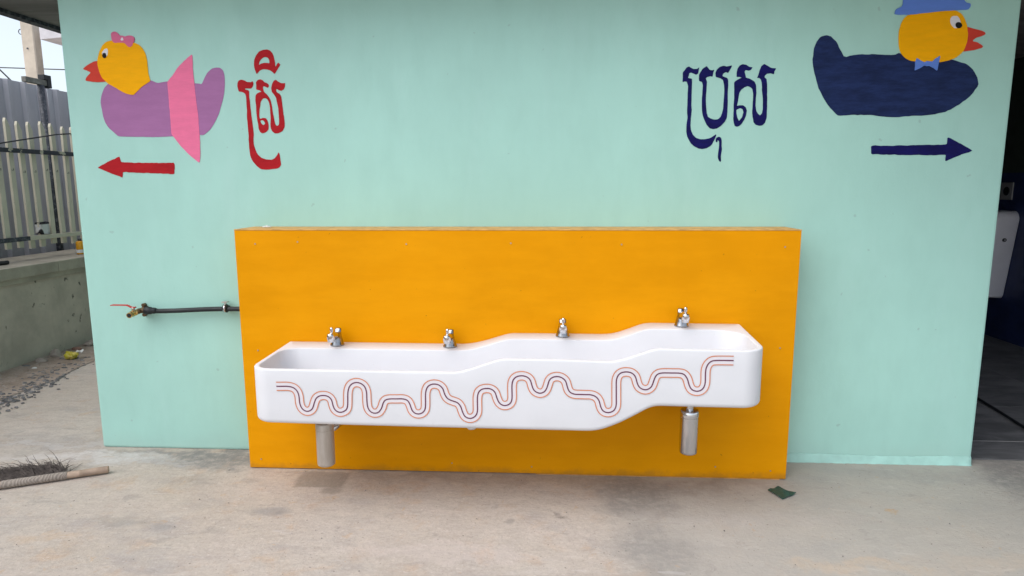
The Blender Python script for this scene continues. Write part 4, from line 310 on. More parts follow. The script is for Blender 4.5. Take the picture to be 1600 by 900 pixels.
def tube_data(pts, rad, n=12, caps=True):
    pts = [Vector(p) for p in pts]; rads = rad if isinstance(rad, (list, tuple)) else [rad]*len(pts)
    V, F = [], []; ref = None
    for i, p in enumerate(pts):
        d = (pts[min(i+1, len(pts)-1)] - pts[max(i-1, 0)]).normalized()
        if ref is None: ref = d.orthogonal().normalized()
        ref = (ref - d*ref.dot(d)).normalized(); s = d.cross(ref)
        for k in range(n):
            a = 2*math.pi*k/n; V.append(p + (ref*math.cos(a)+s*math.sin(a))*rads[i])
    for i in range(len(pts)-1):
        for k in range(n): F.append((i*n+k, i*n+(k+1) % n, (i+1)*n+(k+1) % n, (i+1)*n+k))
    if caps: F.append(tuple(range(n-1, -1, -1))); F.append(tuple((len(pts)-1)*n+k for k in range(n)))
    return V, F
def tube(name, pts, rad, mat, parent=None, n=12, smooth=True, **kw):
    o = link(name, mesh(*tube_data(pts, rad, n)), mat, parent, **kw)
    if smooth:
        for p in o.data.polygons: p.use_smooth = len(p.vertices) == 4
    return o
def rings_mesh(rings, cap0=True, cap1=True):
    n = len(rings[0]); V = [v for r in rings for v in r]; F = []
    for i in range(len(rings)-1):
        for k in range(n): F.append((i*n+k, i*n+(k+1) % n, (i+1)*n+(k+1) % n, (i+1)*n+k))
    if cap0: F.append(tuple(range(n-1, -1, -1)))
    if cap1: F.append(tuple((len(rings)-1)*n+k for k in range(n)))
    bm = bmesh.new(); me = mesh(V, F); bm.from_mesh(me); bmesh.ops.remove_doubles(bm, verts=bm.verts, dist=1e-5)
    return from_bm(bm)
def poly_sheet(outer, hole, y0, y1):
    """painted shape on the wall: closed polygon in (x, z), front face at y1, sides back to y0"""
    loops = [[Vector((x, z, 0)) for x, z in l] for l in ([outer, hole] if hole else [outer])]
    tri = tessellate_polygon(loops); flat = [p for l in loops for p in l]
    V = [(p.x, y1, p.y) for p in flat] + [(p.x, y0, p.y) for p in flat]; n = len(flat); F = [tuple(t) for t in tri]; s = 0
    for l in loops:
        for k in range(len(l)): a, b = s+k, s+(k+1) % len(l); F.append((a, b, b+n, a+n))
        s += len(l)
    bm = bmesh.new(); bm.from_mesh(mesh(V, F)); bmesh.ops.recalc_face_normals(bm, faces=bm.faces)
    me = bpy.data.meshes.new('m'); bm.to_mesh(me); bm.free(); return me
# ------------------------------------------------------------------ ground
def ground_mesh():
    return mesh([(-300, -300, 0), (300, -300, 0), (300, 300, 0), (-300, 300, 0)], [(0, 1, 2, 3)])
link('ground', ground_mesh(), 'ground', kind='structure')
# dirt strip along the boundary wall, with a ragged edge
V = []; N = 90
for i in range(N+1):
    y = -6 + 18*i/N
    V += [(-4.3, y, .006), (-3.62 + .12*math.sin(y*1.3+.5) + rnd.uniform(-.05, .05) + .10*max(0, 1.2-y)*.6, y, .005)]
link('dirt_ground', mesh(V, [(2*i, 2*i+1, 2*i+3, 2*i+2) for i in range(N)]), 'dirt', kind='structure')
# ------------------------------------------------------------------ toilet building
XL, XR, ZR = D['xl'], D['xr'], 2.535
bld = thing('toilet_building', 'pale teal toilet block with two painted ducks and arrows on its front wall', 'building', (0, 0, 0))
fw = box('front_wall', XL, XR, 0, .2, 0, ZR, 'teal', bld, .012, label='pale teal plastered front wall')
box('side_wall', XL, XL+.2, .2, 5.0, 0, ZR, 'teal', bld)
box('rear_wall', XL+.2, 4.55, 4.8, 5.0, 0, ZR, 'dark_wall', bld)
box('partition_wall', XR-.2, XR-.002, .2, 4.8, 0, ZR, 'navy_wall', bld)
ew = box('entrance_wall', 4.352, 4.55, .0, 4.8, 1.525, ZR, 'dark_wall', bld, label='dark upper part of the entrance wall')
box('dado', 4.35, 4.55, .0, 4.8, 0, 1.525, 'navy_wall', ew, label='navy painted lower part of the entrance wall')
box('front_wall', 4.56, 7.2, 0, .2, 0, ZR, 'teal', bld)
rf = box('roof', -3.3, 7.4, -.44, 5.3, ZR+.004, ZR+.09, 'soffit', bld, label='dark grey sheet roof overhang')
box('added_shade_canopy', 1.35, 7.4, -1.8, -.445, ZR+.006, ZR+.088, 'soffit', rf, label='unseen roof overhang added to shade the right side'); box('edge_beam', -3.33, -3.26, -.44, 5.3, ZR-.022, ZR+.002, 'steel_dark', rf); box('edge_beam', -3.255, 1.345, -.44, -.38, ZR-.022, ZR+.002, 'steel_dark', rf)  # canopy added out of view to shade the right of wall and ground
# skirting render at the foot of the wall, right of the board: wavy top, bulging foot
V = []; N = 60
for i in range(N+1):
    x = 1.342 + (XR-.006-1.342)*i/N; h = .042 + .004*math.sin(x*9) + rnd.uniform(-.002, .002)
    V += [(x, -.002, h), (x, -.009, h-.006), (x, -.0115-rnd.uniform(0, .002), .006), (x, -.014-rnd.uniform(0, .006), .0005)]
V += [(XR+.003, .012, .045), (XR+.005, .012, .04), (XR+.007, .012, .006), (XR+.009, .012, .0005)]
link('skirting', mesh(V, [(4*i+k, 4*i+k+1, 4*i+k+5, 4*i+k+4) for i in range(N+1) for k in range(3)]), 'skirt', bld, label='paler teal skirting band at the wall foot', smooth=True)
from mathutils import noise as mnoise
def wobble(P, a):
    if not P: return P
    out = []; n = len(P)
    for k in range(n):
        (x0, z0), (x1, z1) = P[k], P[(k+1) % n]; m = max(1, int(math.hypot(x1-x0, z1-z0)/.012))
        for j in range(m):
            x, z = x0+(x1-x0)*j/m, z0+(z1-z0)*j/m; v = mnoise.noise_vector(Vector((x*38, z*38, 0)))+.6*mnoise.noise_vector(Vector((x*110, z*110, 5))); out.append((x+v.x*a, z+v.y*a))
    return out
def pnt(name, key, mat, parent, layer, label=None):
    a = .0026 if key in ('d_body', 'd_arrow', 'l_arrow') else .0014
    return link(name, poly_sheet(wobble(D[key], a), wobble(D.get(key+'_h'), a), -.0005, -.0015-.0012*layer), mat, parent, label=label)
dk = pnt('painted_duck', 'l_body', 'p_purple', bld, 0, 'painted purple duck with pink skirt and bow, facing left')
pnt('skirt', 'l_skirt', 'p_pink', dk, 1); pnt('beak', 'l_beak', 'p_beak', dk, 1); pnt('head', 'l_head', 'p_yellow', dk, 2); pnt('bow', 'l_bow', 'p_rose', dk, 3)
pnt('bow_centre', 'l_dot', 'p_white', dk, 4); pnt('eye', 'l_eye', 'p_white', dk, 3); pnt('pupil', 'l_pupil', 'p_black', dk, 4)
dk = pnt('painted_duck', 'd_body', 'p_navy', bld, 0, 'painted navy duck with blue hat and bow tie, facing right')
pnt('beak', 'd_beak', 'p_beak', dk, 1); pnt('head', 'd_head', 'p_yellow', dk, 2); pnt('hat', 'd_hat', 'p_sky', dk, 3); pnt('bow_tie', 'd_bow', 'p_sky', dk, 3)
pnt('eye', 'd_eye', 'p_white', dk, 3); pnt('pupil', 'd_pupil', 'p_black', dk, 4)
pnt('painted_arrow', 'l_arrow', 'p_red', bld, 0, 'red arrow pointing left'); pnt('painted_arrow', 'd_arrow', 'p_ink', bld, 0, 'dark blue arrow pointing right')
for k in 'abc': pnt('painted_letter', 'r_'+k, 'p_red', bld, 0, 'red painted Khmer letter stroke')
for k in 'abcd': pnt('painted_letter', 'b_'+k, 'p_ink', bld, 0, 'dark blue painted Khmer letter stroke')
# entrance floor: slate tiles on a grout bed
fl = box('entrance_floor', XR, 4.345, .072, 4.8, -.05, .0052, 'grout', kind='structure')
ys = [.065, .32] + [.32+.6*k for k in range(1, 8)]; xs = [2.352, 2.40, 3.0, 3.6, 4.2, 4.345]; cache = {}
for i in range(len(xs)-1):
    for j in range(len(ys)-1):
        w, d = xs[i+1]-xs[i]-.004, min(ys[j+1], 4.795)-ys[j]-(.009 if j == 0 else .004)
        key = (round(w, 3), round(d, 3))
        if key not in cache:
            cache[key] = from_bm(box_bm(0, w, 0, d, 0, .0055, .0004, 1)); cache[key].materials.append(M['tile'])
        o = bpy.data.objects.new('tile', cache[key]); COL.objects.link(o); o.parent = fl; o.location = (xs[i], ys[j], .001)
tube('floor_cable', [(3.03, 2.2, .017), (3.06, 1.6, .017), (3.028, 1.02, .017), (2.995, .75, .017), (2.963, .51, .017), (2.93, .34, .017), (2.97, .2, .017), (3.3, .16, .017), (4.0, .2, .017)], .0085, 'black_plastic',
     label='black cable lying across the dark entrance tiles', cat='cable', origin=(3, 1, .01))
# hand dryer on the entrance wall
dr = thing('hand_dryer', 'white tapered wall hand dryer in the dark entrance', 'hand dryer', (4.35, 3.1, .42))
def dryer_ring(x, s, dz=0):
    out = []
    zt, zb, wt, wb = 1.19, .385, .25, .15; yc = 3.02
    outline = []
    for cx, cz, r, a0 in ((wt, zt, .07, 0), (-wt, zt, .07, 90), (-wb, zb, .03, 180), (wb, zb, .03, 270)):
        sx = 1 if cx > 0 else -1; sz = 1 if cz > .8 else -1
        for k in range(9):
            a = R(a0+90*k/8); outline.append((cx-sx*r+r*math.cos(a), cz-sz*r+r*math.sin(a)))
    for y, z in outline: out.append((x, yc+y*s, .8+(z-.8)*s+dz))
    return out
link('casing', rings_mesh([dryer_ring(4.349, .97), dryer_ring(4.34, 1), dryer_ring(4.20, .99), dryer_ring(4.165, .965), dryer_ring(4.15, .93), dryer_ring(4.145, .86)]), 'dryer', dr, smooth=True)
tube('lock', [(4.25, 2.812, .93), (4.25, 2.785, .93)], .016, 'black_plastic', dr); tube('lock_core', [(4.25, 2.80, .93), (4.25, 2.782, .93)], .008, 'plate', dr)
sk = thing('wall_socket', 'grey wall socket plate above the hand dryer', 'socket', (4.35, 2.97, 1.36))
pl = box('cover_plate', 4.338, 4.3495, 2.895, 3.05, 1.285, 1.44, 'plate', sk, .003); tube('socket_hole', [(4.3395, 2.97, 1.362), (4.336, 2.97, 1.362)], .04, 'black_plastic', sk, 20)
# ------------------------------------------------------------------ yellow board box
T, PW = D['t'], D['pw']; H = 1.22; hw = PW/2+.003
pn = thing('sink_board', 'large yellow painted board box behind the white sink', 'board', (0, -T/2, 0))
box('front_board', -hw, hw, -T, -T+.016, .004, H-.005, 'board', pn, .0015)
box('top_board', -hw-.001, hw+.001, -T-.0015, -.001, H-.0045, H, 'dusty', pn, .0008, label='dusty top of the yellow board')
for s in (-1, 1): box('side_board', min(s*hw, s*(hw-.016)), max(s*hw, s*(hw-.016)), -T+.0165, -.001, .004, H-.012, 'board', pn)
box('raw_edge', .12, hw-.03, -T-.0015, -T+.014, .0005, .0028, 'dusty', pn, label='pale raw lower edge of the board')
bm = bmesh.new(); bmesh.ops.create_cone(bm, cap_ends=True, segments=12, radius1=.004, radius2=.0034, depth=.003, matrix=Matrix.Rotation(R(90), 4, 'X')); scr = from_bm(bm); scr.materials.append(M['screw'])
for x, z in ((-1.24, 1.15), (-1.03, 1.16), (.52, 1.15), (1.27, 1.14), (1.275, .66), (1.265, .045), (1.0, .06), (.5, .70), (.0, 1.155), (-.5, 1.15), (-1.26, .62), (-1.28, .05), (-.3, .05), (.1, .04)):
    o = bpy.data.objects.new('screw', scr); COL.objects.link(o); o.parent = pn; o.location = Vector((x, -T-.001, z))-pn.location
bm = bmesh.new(); bmesh.ops.create_icosphere(bm, subdivisions=2, radius=.03)
for v in bm.verts: v.co = Vector((-1.25+v.co.x*.8, -.06+v.co.y*.6, H+.002+max(-.002, v.co.z*.22)+rnd.uniform(-.002, .002)))
link('filler_lump', from_bm(bm), 'paper', pn, smooth=True)
# ------------------------------------------------------------------ trough sink
sn = thing('trough_sink', 'white stepped trough sink with wavy striped front and four taps', 'sink', (0, -T, .42))
def prof(key, x):
    a = D[key]; q = (x-D['gx0'])/.01; i = max(0, min(len(a)-2, int(math.floor(q)))); f = max(0, min(1, q-i)); return a[i]*(1-f)+a[i+1]*f
X0, X1, YB, YF = -1.094, 1.064, -T-.002, -T-.47
def topz(x, y): f = (YB-y)/(YB-YF); return prof('tb', x)*(1-f)+prof('tf', x)*f
def botz(x, y): return prof('bf', x)-.009
def ring(x0, x1, yb, yf, rbl, rfl, rfr, rbr, nb=150, nc=12, ns=10):
    P = []
    def arc(cx, cy, r, a0):
        for k in range(nc): a = R(a0+90*(k+.5)/nc); P.append((cx+r*math.cos(a), cy+r*math.sin(a)))
    def seg(ax, ay, bx, by, n):
        for k in range(n+1): f = k/n; P.append((ax+(bx-ax)*f, ay+(by-ay)*f))
    seg(x1-rbr, yb, x0+rbl, yb, nb); arc(x0+rbl, yb-rbl, rbl, 90)
    seg(x0, yb-rbl, x0, yf+rfl, ns); arc(x0+rfl, yf+rfl, rfl, 180)
    seg(x0+rfl, yf, x1-rfr, yf, nb); arc(x1-rfr, yf+rfr, rfr, 270)
    seg(x1, yf+rfr, x1, yb-rbr, ns); arc(x1-rbr, yb-rbr, rbr, 0)
    return P
def oring(i): return ring(X0+i, X1-i, YB-min(i, .004), YF+i, .004, max(.09-i, .02), max(.09-i, .02), .004)
def iring(i, d=0): return ring(X0+.022+i, X1-.022-i, YB-.125-i, YF+.022+i, max(.075-i*.3, .02), max(.07-i*.3, .02), max(.07-i*.3, .02), max(.12-i*.3, .02))
rings = []
RB = .022; base = oring(RB); ymid = (YB+YF)/2
def mid(P, f, ym=ymid): return [(x, y+(ym-y)*f) for x, y in P]
for f in (1, .5): rings.append([(x, y, botz(x, y)) for x, y in mid(base, f)])
for k in range(7):
    a = R(90*k/6); P = oring(RB*(1-math.sin(a))); rings.append([(x, y, botz(x, y)+RB*(1-math.cos(a))) for x, y in P])
P = oring(0); RT = .006
for f in (.35, .7): rings.append([(x, y, (botz(x, y)+RB)*(1-f)+(topz(x, y)-RT)*f) for x, y in P])
for k in range(5):
    a = R(90*k/4); P = oring(RT*(1-math.cos(a))); rings.append([(x, y, topz(x, y)-RT+RT*math.sin(a)) for x, y in P])
RI = .005
for k in range(5):
    a = R(90*k/4); P = iring(-RI+RI*math.sin(a)); rings.append([(x, y, topz(x, y)-RI+RI*math.cos(a)) for x, y in P])
FD, RFL = .155, .045
for f in (.4, 1): P = iring(.012*f); rings.append([(x, y, topz(x, y)-RI-(FD-RI-RFL)*f) for x, y in P])
for k in range(1, 7):
    a = R(90*k/6); P = iring(.012+RFL*(1-math.cos(a))); rings.append([(x, y, topz(x, y)-FD+RFL*(1-math.sin(a))) for x, y in P])
for f in (.5, 1): rings.append([(x, y, topz(x, y)-FD-.01*f) for x, y in mid(P, f, (YB-.125+YF)/2)])
def slant(v):
    f = (v[1]-YF)/(YB-YF); k = max(0., min(1., (v[0]-.85)/.21)); return (v[0]+.017*f*k, v[1], v[2])
rings = [[slant(v) for v in r] for r in rings]
bs = link('basin', rings_mesh(rings, False, False), 'basin', sn, smooth=True)
def ribbon(pts, off, w, y):
    n = len(pts); V = []
    for i in range(n):
        a, b = pts[max(i-1, 0)], pts[min(i+1, n-1)]; dx, dz = b[0]-a[0], b[1]-a[1]; l = math.hypot(dx, dz); nx, nz = -dz/l, dx/l
        for s in (off-w/2, off+w/2): V.append((pts[i][0]+nx*s, y, pts[i][1]+nz*s))
    return mesh(V, [(2*i, 2*i+1, 2*i+3, 2*i+2) for i in range(n-1)])
ST = D['stripe']
link('stripe_band', ribbon(ST, 0, .0395, YF-.0012), 'band', bs)
for off in (-.0182, .0182): link('stripe', ribbon(ST, off, .0042, YF-.0022), 'line', bs, label='orange wavy stripe')
link('stripe', ribbon(ST, 0, .0050, YF-.0022), 'cline', bs, label='plum wavy centre stripe')
for x in (-.84, .81):
    zf = topz(x, -.45)-FD; tube('drain', [(x, -.46, zf-.008), (x, -.46, zf+.001)], .03, 'chrome', bs, 20)
# taps
FS = 1.06
def lathe_ring(cx, cy, z, rx, ry, n=20): return [(cx+rx*math.cos(2*math.pi*k/n), cy+ry*math.sin(2*math.pi*k/n), z) for k in range(n)]
def faucet(x):
    y = -T-.062; z = topz(x, y)+.0005
    body = link('faucet', rings_mesh([lathe_ring(x, y+dy, z+h, a*FS, b*FS) for h, a, b, dy in ((0, .031, .031, 0), (.005, .0315, .031, 0), (.008, .029, .030, 0), (.025, .025, .028, .001), (.042, .0205, .026, .003), (.052, .018, .024, .005), (.058, .017, .022, .007), (.062, .014, .018, .008), (.064, .006, .008, .009))]), 'satin', sn, smooth=True)
    link('lever', rings_mesh([lathe_ring(x, y+dy, z+h, a*FS, b*FS, 12) for h, a, b, dy in ((.046, .014, .009, .010), (.058, .0155, .0085, .015), (.072, .0155, .0075, .020), (.078, .014, .006, .023), (.080, .008, .003, .024))]), 'satin', body, smooth=True)
    tube('spout', [(x, y-.004, z+.042), (x, y-.036, z+.059), (x, y-.070, z+.065), (x, y-.090, z+.063)], [.019, .017, .016, .015], 'chrome', body, 16)
    link('nozzle', rings_mesh([lathe_ring(x, y-.086, z+.013+h, a*FS, a*FS) for h, a in ((.022, .011), (.023, .0145), (.034, .0155), (.035, .0172), (.055, .0172), (.061, .015), (.064, .009), (.0645, .004))]), 'chrome', body, smooth=True)
    link('push_pin', rings_mesh([lathe_ring(x+.001, y-.074, z+.014+h, a, a, 14) for h, a in ((.050, .006), (.058, .005), (.062, .0068), (.067, .0055), (.072, .0075), (.080, .0088), (.087, .0075), (.090, .003))]), 'chrome', body, smooth=True)
    return body
for x in (-.837, -.289, .247, .798): faucet(x)
# bottle traps
def trap(x, y, ztop, zbot, mat, label, zs):
    b = link('bottle_trap', rings_mesh([lathe_ring(x, y, z, a, a, 28) for z, a in ((zbot, .012), (zbot+.001, .033), (zbot+.006, .0395), (zbot+.012, .041), (ztop-.032, .041), (ztop-.031, .0397), (ztop-.027, .0397), (ztop-.026, .0418), (ztop-.004, .0418), (ztop, .039), (ztop+.0005, .014))]), mat, sn, label=label, smooth=True)
    b.data.set_sharp_from_angle(angle=R(40)) if hasattr(b.data, 'set_sharp_from_angle') else None
    link('inlet_pipe', rings_mesh([lathe_ring(x, y, z, a, a, 20) for z, a in ((ztop-.002, .0165), (zs-.045, .0165), (zs-.044, .024), (zs-.018, .024), (zs-.017, .032), (zs+.002, .032))]), 'chrome', b, smooth=True).data.set_sharp_from_angle(angle=R(40))
    tube('outlet_pipe', [(x+.01, y+.03, ztop-.05), (x+.035, y+.12, ztop-.045), (x+.06, -T-.001, ztop-.04)], .0165, 'chrome', b)
    tube('wall_flange', [(x+.059, -T-.014, ztop-.04), (x+.06, -T-.0005, ztop-.04)], [.026, .034], 'chrome', b)
trap(-.858, -.455, .338, .130, 'dull', 'dull scratched bottle trap', botz(-.858, 0)); trap(.815, -.455, .428, .224, 'chrome', 'shiny chrome bottle trap', botz(.815, 0))
link('drain_stub', rings_mesh([lathe_ring(-.17, -.45, z, a, a, 18) for z, a in ((.318, .008), (.320, .018), (.328, .026), (.35, .027), (.43, .027))]), 'white_pvc', sn, smooth=True)
link('drain_stub', rings_mesh([lathe_ring(.735, -.40, z, a, a, 18) for z, a in ((.432, .008), (.434, .016), (.44, .022), (.54, .022))]), 'white_pvc', sn, smooth=True)
tube('bolt', [(.935, -.5, .47), (.935, -.5, .54)], .009, 'black_plastic', sn)
# ------------------------------------------------------------------ water pipe with tap
wp_ = thing('water_pipe', 'black water pipe with brass tap on the wall left of the board', 'water pipe', (-1.7, 0, .78))
pts = [(-1.336+(-1.895+1.336)*k/16, -.034-.003*math.sin(k*.6), .7915-.0125*(k/16)**1.3+.0025*math.sin(k/16*5)) for k in range(17)]
tube('hose', pts, .0125, 'black_plastic', wp_, 14)
tube('coupling', [(-1.885, -.034, .779), (-1.892, -.034, .779), (-1.895, -.034, .779), (-1.912, -.034, .779), (-1.915, -.034, .779), (-1.945, -.034, .779), (-1.948, -.034, .779)], [.013, .014, .0165, .0165, .0195, .0205, .016], 'black_plastic', wp_, 16)
cl = tube('clip', [(-1.497, -.034, .7945), (-1.5, -.034, .7945), (-1.518, -.034, .7945), (-1.521, -.034, .7945)], [.017, .0215, .0215, .017], 'black_plastic', wp_, 16)
tube('clip_strap', [(-1.5035, -.034, .7945), (-1.5145, -.034, .7945)], .0228, 'chrome', cl, 18); box('clip_screw', -1.523, -1.495, -.047, -.02, .825, .832, 'screw', cl, .001); box('clip_screw', -1.513, -1.505, -.04, -.03, .810, .8248, 'screw', cl)
box('clip_base', -1.517, -1.501, -.016, -.0005, .785, .804, 'black_plastic', cl)
el = tube('elbow', [(-1.945, -.034, .779), (-1.962, -.034, .779), (-1.97, -.038, .779), (-1.975, -.048, .778), (-1.976, -.07, .776)], [.0135, .014, .0145, .0145, .014], 'bronze', wp_, 14)
tube('elbow_flange', [(-1.966, -.034, .779), (-1.966, -.012, .779), (-1.966, -.0005, .779)], [.0145, .016, .024], 'bronze', el, 14)
for dz in (-.026, .026): tube('elbow_lug', [(-1.966, -.02, .779+dz), (-1.966, -.0005, .779+dz)], .0095, 'bronze', el)
tp = tube('tap', [(-1.976, -.07, .776), (-1.977, -.078, .776), (-1.977, -.080, .7755), (-1.976, -.098, .774), (-1.976, -.101, .774), (-1.975, -.114, .772), (-1.975, -.116, .772), (-1.974, -.128, .771)], [.016, .0165, .0145, .0165, .013, .0115, .0145, .0145], 'brass', wp_, 16)
tube('tap_mouth', [(-1.974, -.1275, .771), (-1.974, -.1292, .7709)], .0108, 'black_plastic', tp, 16)
tube('stem', [(-1.974, -.090, .785), (-1.974, -.090, .798), (-1.974, -.090, .80), (-1.974, -.090, .806)], [.008, .008, .0095, .0095], 'screw', tp, 10)
lv = []
for x, z in ((-1.960, .804), (-1.983, .804), (-1.998, .812), (-2.006, .815), (-2.04, .8155), (-2.085, .8155), (-2.092, .8135)): lv += [(x, -.097, z), (x, -.083, z), (x, -.083, z+.0055), (x, -.097, z+.0055)]
F = [(4*i+k, 4*i+(k+1) % 4, 4*i+4+(k+1) % 4, 4*i+4+k) for i in range(6) for k in range(4)]+[(3, 2, 1, 0), (24, 25, 26, 27)]
link('lever_handle', mesh(lv, F), 'red_lever', tp, label='red lever handle')
# ------------------------------------------------------------------ boundary wall, fences
bw = thing('boundary_wall', 'low stained grey boundary wall with beige coping beside the block', 'wall', (-4.3, 1.5, 0))
box('wall_body', -4.6, -4.08, -6, 12, 0, .665, 'plinth', bw, .004)
box('coping_lip', -4.64, -4.035, -6, 12, .6655, .712, 'coping', bw, .004); 
for k in range(9): box('coping_slab', -4.66, -4.0, -6+2*k+.0015, -4+2*k-.0015, .7125, .805, 'coping', bw, .006)
pf = thing('picket_fence', 'cream picket fence with peeling black rails on the low wall', 'fence', (-4.35, 1.5, .805))
def pale_mesh():
    w, d, h = .0245, .011, 1.09; V = []
    for x in (-d, d): V += [(x, -w, 0), (x, w, 0), (x, w, h-.075), (x, w*.0, h-.02), (x, -w*.62, h), (x, -w, h-.03)]
    F = [(5, 4, 3, 2, 1, 0), (6, 7, 8, 9, 10, 11)]+[(k, (k+1) % 6, (k+1) % 6+6, k+6) for k in range(6)]
    bm = bmesh.new(); bm.from_mesh(mesh(V, F)); return from_bm(bm)
pm = pale_mesh(); pm.materials.append(M['fence_cream'])
y = 2.06-.128*40
while y < 8:
    o = bpy.data.objects.new('pale', pm); COL.objects.link(o); o.parent = pf; o.location = Vector((-4.37, y+rnd.uniform(-.006, .006), .905+rnd.uniform(-.012, .012)))-pf.location
    o.rotation_euler = (rnd.uniform(-.012, .012), 0, rnd.uniform(-.05, .05)); y += .128
box('rail', -4.356, -4.326, -3.2, 8, 1.715, 1.752, 'rail', pf, .002, label='black upper rail with peeling paint'); box('rail', -4.356, -4.328, -3.2, 2.13, .968, 1.005, 'steel_dark', pf, .002); box('rail', -4.3555, -4.3275, 2.131, 8, .9675, 1.0045, 'fence_cream', pf, .002)
for k in range(4): box('fence_post', -4.42, -4.384, -1.6+2.5*k, -1.564+2.5*k, .8045, 1.8, 'steel_dark', pf, .003)
mf = thing('metal_fence', 'tall grey corrugated metal sheet fence behind the picket fence', 'fence', (-5, 3, 0))
def sheet():
    V = []; prof_ = []
    for k in range(4):
        b = k*.205; prof_ += [(b, 0), (b+.075, 0), (b+.095, .034), (b+.125, .034), (b+.145, 0)]
    prof_ += [(.82, 0), (.835, 0)]
    for yy, dx in prof_:
        for z in (0, .8, 1.6, 2.42): V.append((dx, yy, z))
    n = len(prof_); return mesh(V, [(4*i+k, 4*i+4+k, 4*i+5+k, 4*i+1+k) for i in range(n-1) for k in range(3)])
sm_ = sheet(); sm_.materials.append(M['zinc'])
for k in range(16):
    o = bpy.data.objects.new('metal_sheet', sm_); COL.objects.link(o); o.parent = mf; o.location = (.004*(k % 2), -6.1+k*.81, .02+rnd.uniform(-.02, .03)); o.rotation_euler = (0, rnd.uniform(-.012, .012), 0)
sp_ = thing('steel_post', 'dark steel post with a wooden crossbar behind the pickets', 'post', (-4.72, 2.93, 0))
tube('shaft', [(-4.72, 2.97, 0), (-4.72, 2.94, 2.398)], .03, 'steel_dark', sp_, 14)
box('crossbar', -4.745, -4.70, 2.74, 3.03, 2.40, 2.45, 'wood', sp_, .004); box('clamp', -4.75, -4.69, 3.0, 3.05, 2.38, 2.50, 'black_plastic', sp_, .004); box('clamp', -4.752, -4.688, 2.955, 2.998, 2.453, 2.50, 'black_plastic', sp_, .004)
# utility pole
up = thing('utility_pole', 'pale concrete utility pole rising behind the metal fence', 'utility pole', (-7.19, 6.1, 0))
def pole_ring(z):
    a = .095*(1-.01*(z-3)); c = .012; return [(-7.24-a, 6+c, z), (-7.24-a+c, 6.0, z), (-7.24+a-c, 6.0, z), (-7.24+a, 6+c, z), (-7.24+a, 6.13, z), (-7.24-a, 6.13, z)]
pm_ = rings_mesh([pole_ring(z) for z in (-.3, 3, 5, 9)]); link('shaft', pm_, 'pole', up)
rg = [(-7.345+.035*math.cos(2*math.pi*k/12)-.02, 6.05, 3.62+.035*math.sin(2*math.pi*k/12)) for k in range(13)]
tube('hook_ring', rg, .006, 'steel_dark', up, 6); tube('bolt', [(-7.25, 6.004, 3.38), (-7.25, 5.99, 3.38)], .012, 'steel_dark', up)
# wires
def wire(pts, r, label, name='wire'): tube(name, pts, r, 'wire', None, 6, label=label, cat='wire', group='wires by the fence', origin=pts[0])
wire([(-4.25, -1.0, 1.15), (-4.27, 1.0, 1.60), (-4.28, 1.9, 1.785), (-4.32, 2.55, 1.90), (-4.40, 2.95, 1.945), (-4.42, 3.6, 1.96), (-4.42, 5.2, 2.0)], .006, 'black wire rising along the picket fence')
wire([(-9.9, 5.6, 5.5), (-8.02, 6.2, 3.28), (-7.6, 6.35, 2.75), (-7.3, 6.4, 2.3)], .010, 'steep thin guy wire left of the concrete pole')
wire([(-12, 9, 3.75), (-9, 9, 3.62), (-6.5, 9.05, 3.60), (-2, 9.2, 3.75)], .010, 'thin level wire just above the metal fence')
# neighbouring building, only its roof edge is seen
nb = thing('neighbour_building', 'white roof slab edge of a neighbouring building behind the pole', 'building', (-5, 7.5, 0))
bm = box_bm(-7.05, -2.2, 6.0, 9.5, 3.50, 3.66); 
for v in bm.verts: v.co.z += (v.co.x+7.05)*.075
link('roof_slab', from_bm(bm), 'roof_white', nb); box('wall', -5.0, -2.6, 6.6, 9.0, 0, 3.4, 'neighbour', nb)
# things on the coping and the fence
def scrap():
    bm = box_bm(-4.405, -4.345, 2.285, 2.385, 1.01, 1.115, .008, 2)
    bmesh.ops.subdivide_edges(bm, edges=list(bm.edges), cuts=2, use_grid_fill=True)
    for v in bm.verts: v.co += Vector((rnd.uniform(-.004, .004), rnd.uniform(-.005, .005), rnd.uniform(-.006, .006)))
    return from_bm(bm)
def scrapm():
    t = NT('white_and_black_plastic'); sx = t.n('SeparateXYZ'); t.l(t.pos, sx.inputs[0]); a = t.ramp(sx.outputs[2], .085, .09)
    sp = t.ramp(t.noise(9, 1), .56, .62); return t.done(t.mix(t.math('MAXIMUM', a, sp), (.60, .60, .58), (.02, .02, .024)), .5)
M['scrap'] = scrapm()
link('plastic_scrap', scrap(), 'scrap', label='white and black plastic scrap wrapped on a fence pale above the lower rail', cat='scrap', origin=(-4.37, 2.335, 1.01), smooth=True)
CY = 2.55
cn = thing('yellow_can', 'yellow can on the coping at the corner of the teal wall', 'can', (-4.2, CY, .805))
link('body', rings_mesh([lathe_ring(-4.2, CY, .8055+z, a, a, 20) for z, a in ((0, .030), (.004, .034), (.11, .034), (.118, .030), (.124, .018))]), 'can_yellow', cn, smooth=True)
link('label_band', rings_mesh([lathe_ring(-4.2, CY, .8055+z, .0348, .0348, 20) for z in (.015, .045)], False, False), 'paper', cn, smooth=True); link('cap', rings_mesh([lathe_ring(-4.2, CY, .9295+z, a, a, 14) for z, a in ((0, .016), (.02, .015), (.022, .010))]), 'steel_dark', cn, smooth=True)
tube('hose_offcut', [(-4.30, .9, .823), (-4.27, 1.25, .823), (-4.235, 1.55, .823), (-4.215, 1.73, .823)], .017, 'black_plastic', None, 12, label='short black pipe offcut lying on the coping', cat='pipe', origin=(-4.25, 1.4, .82))
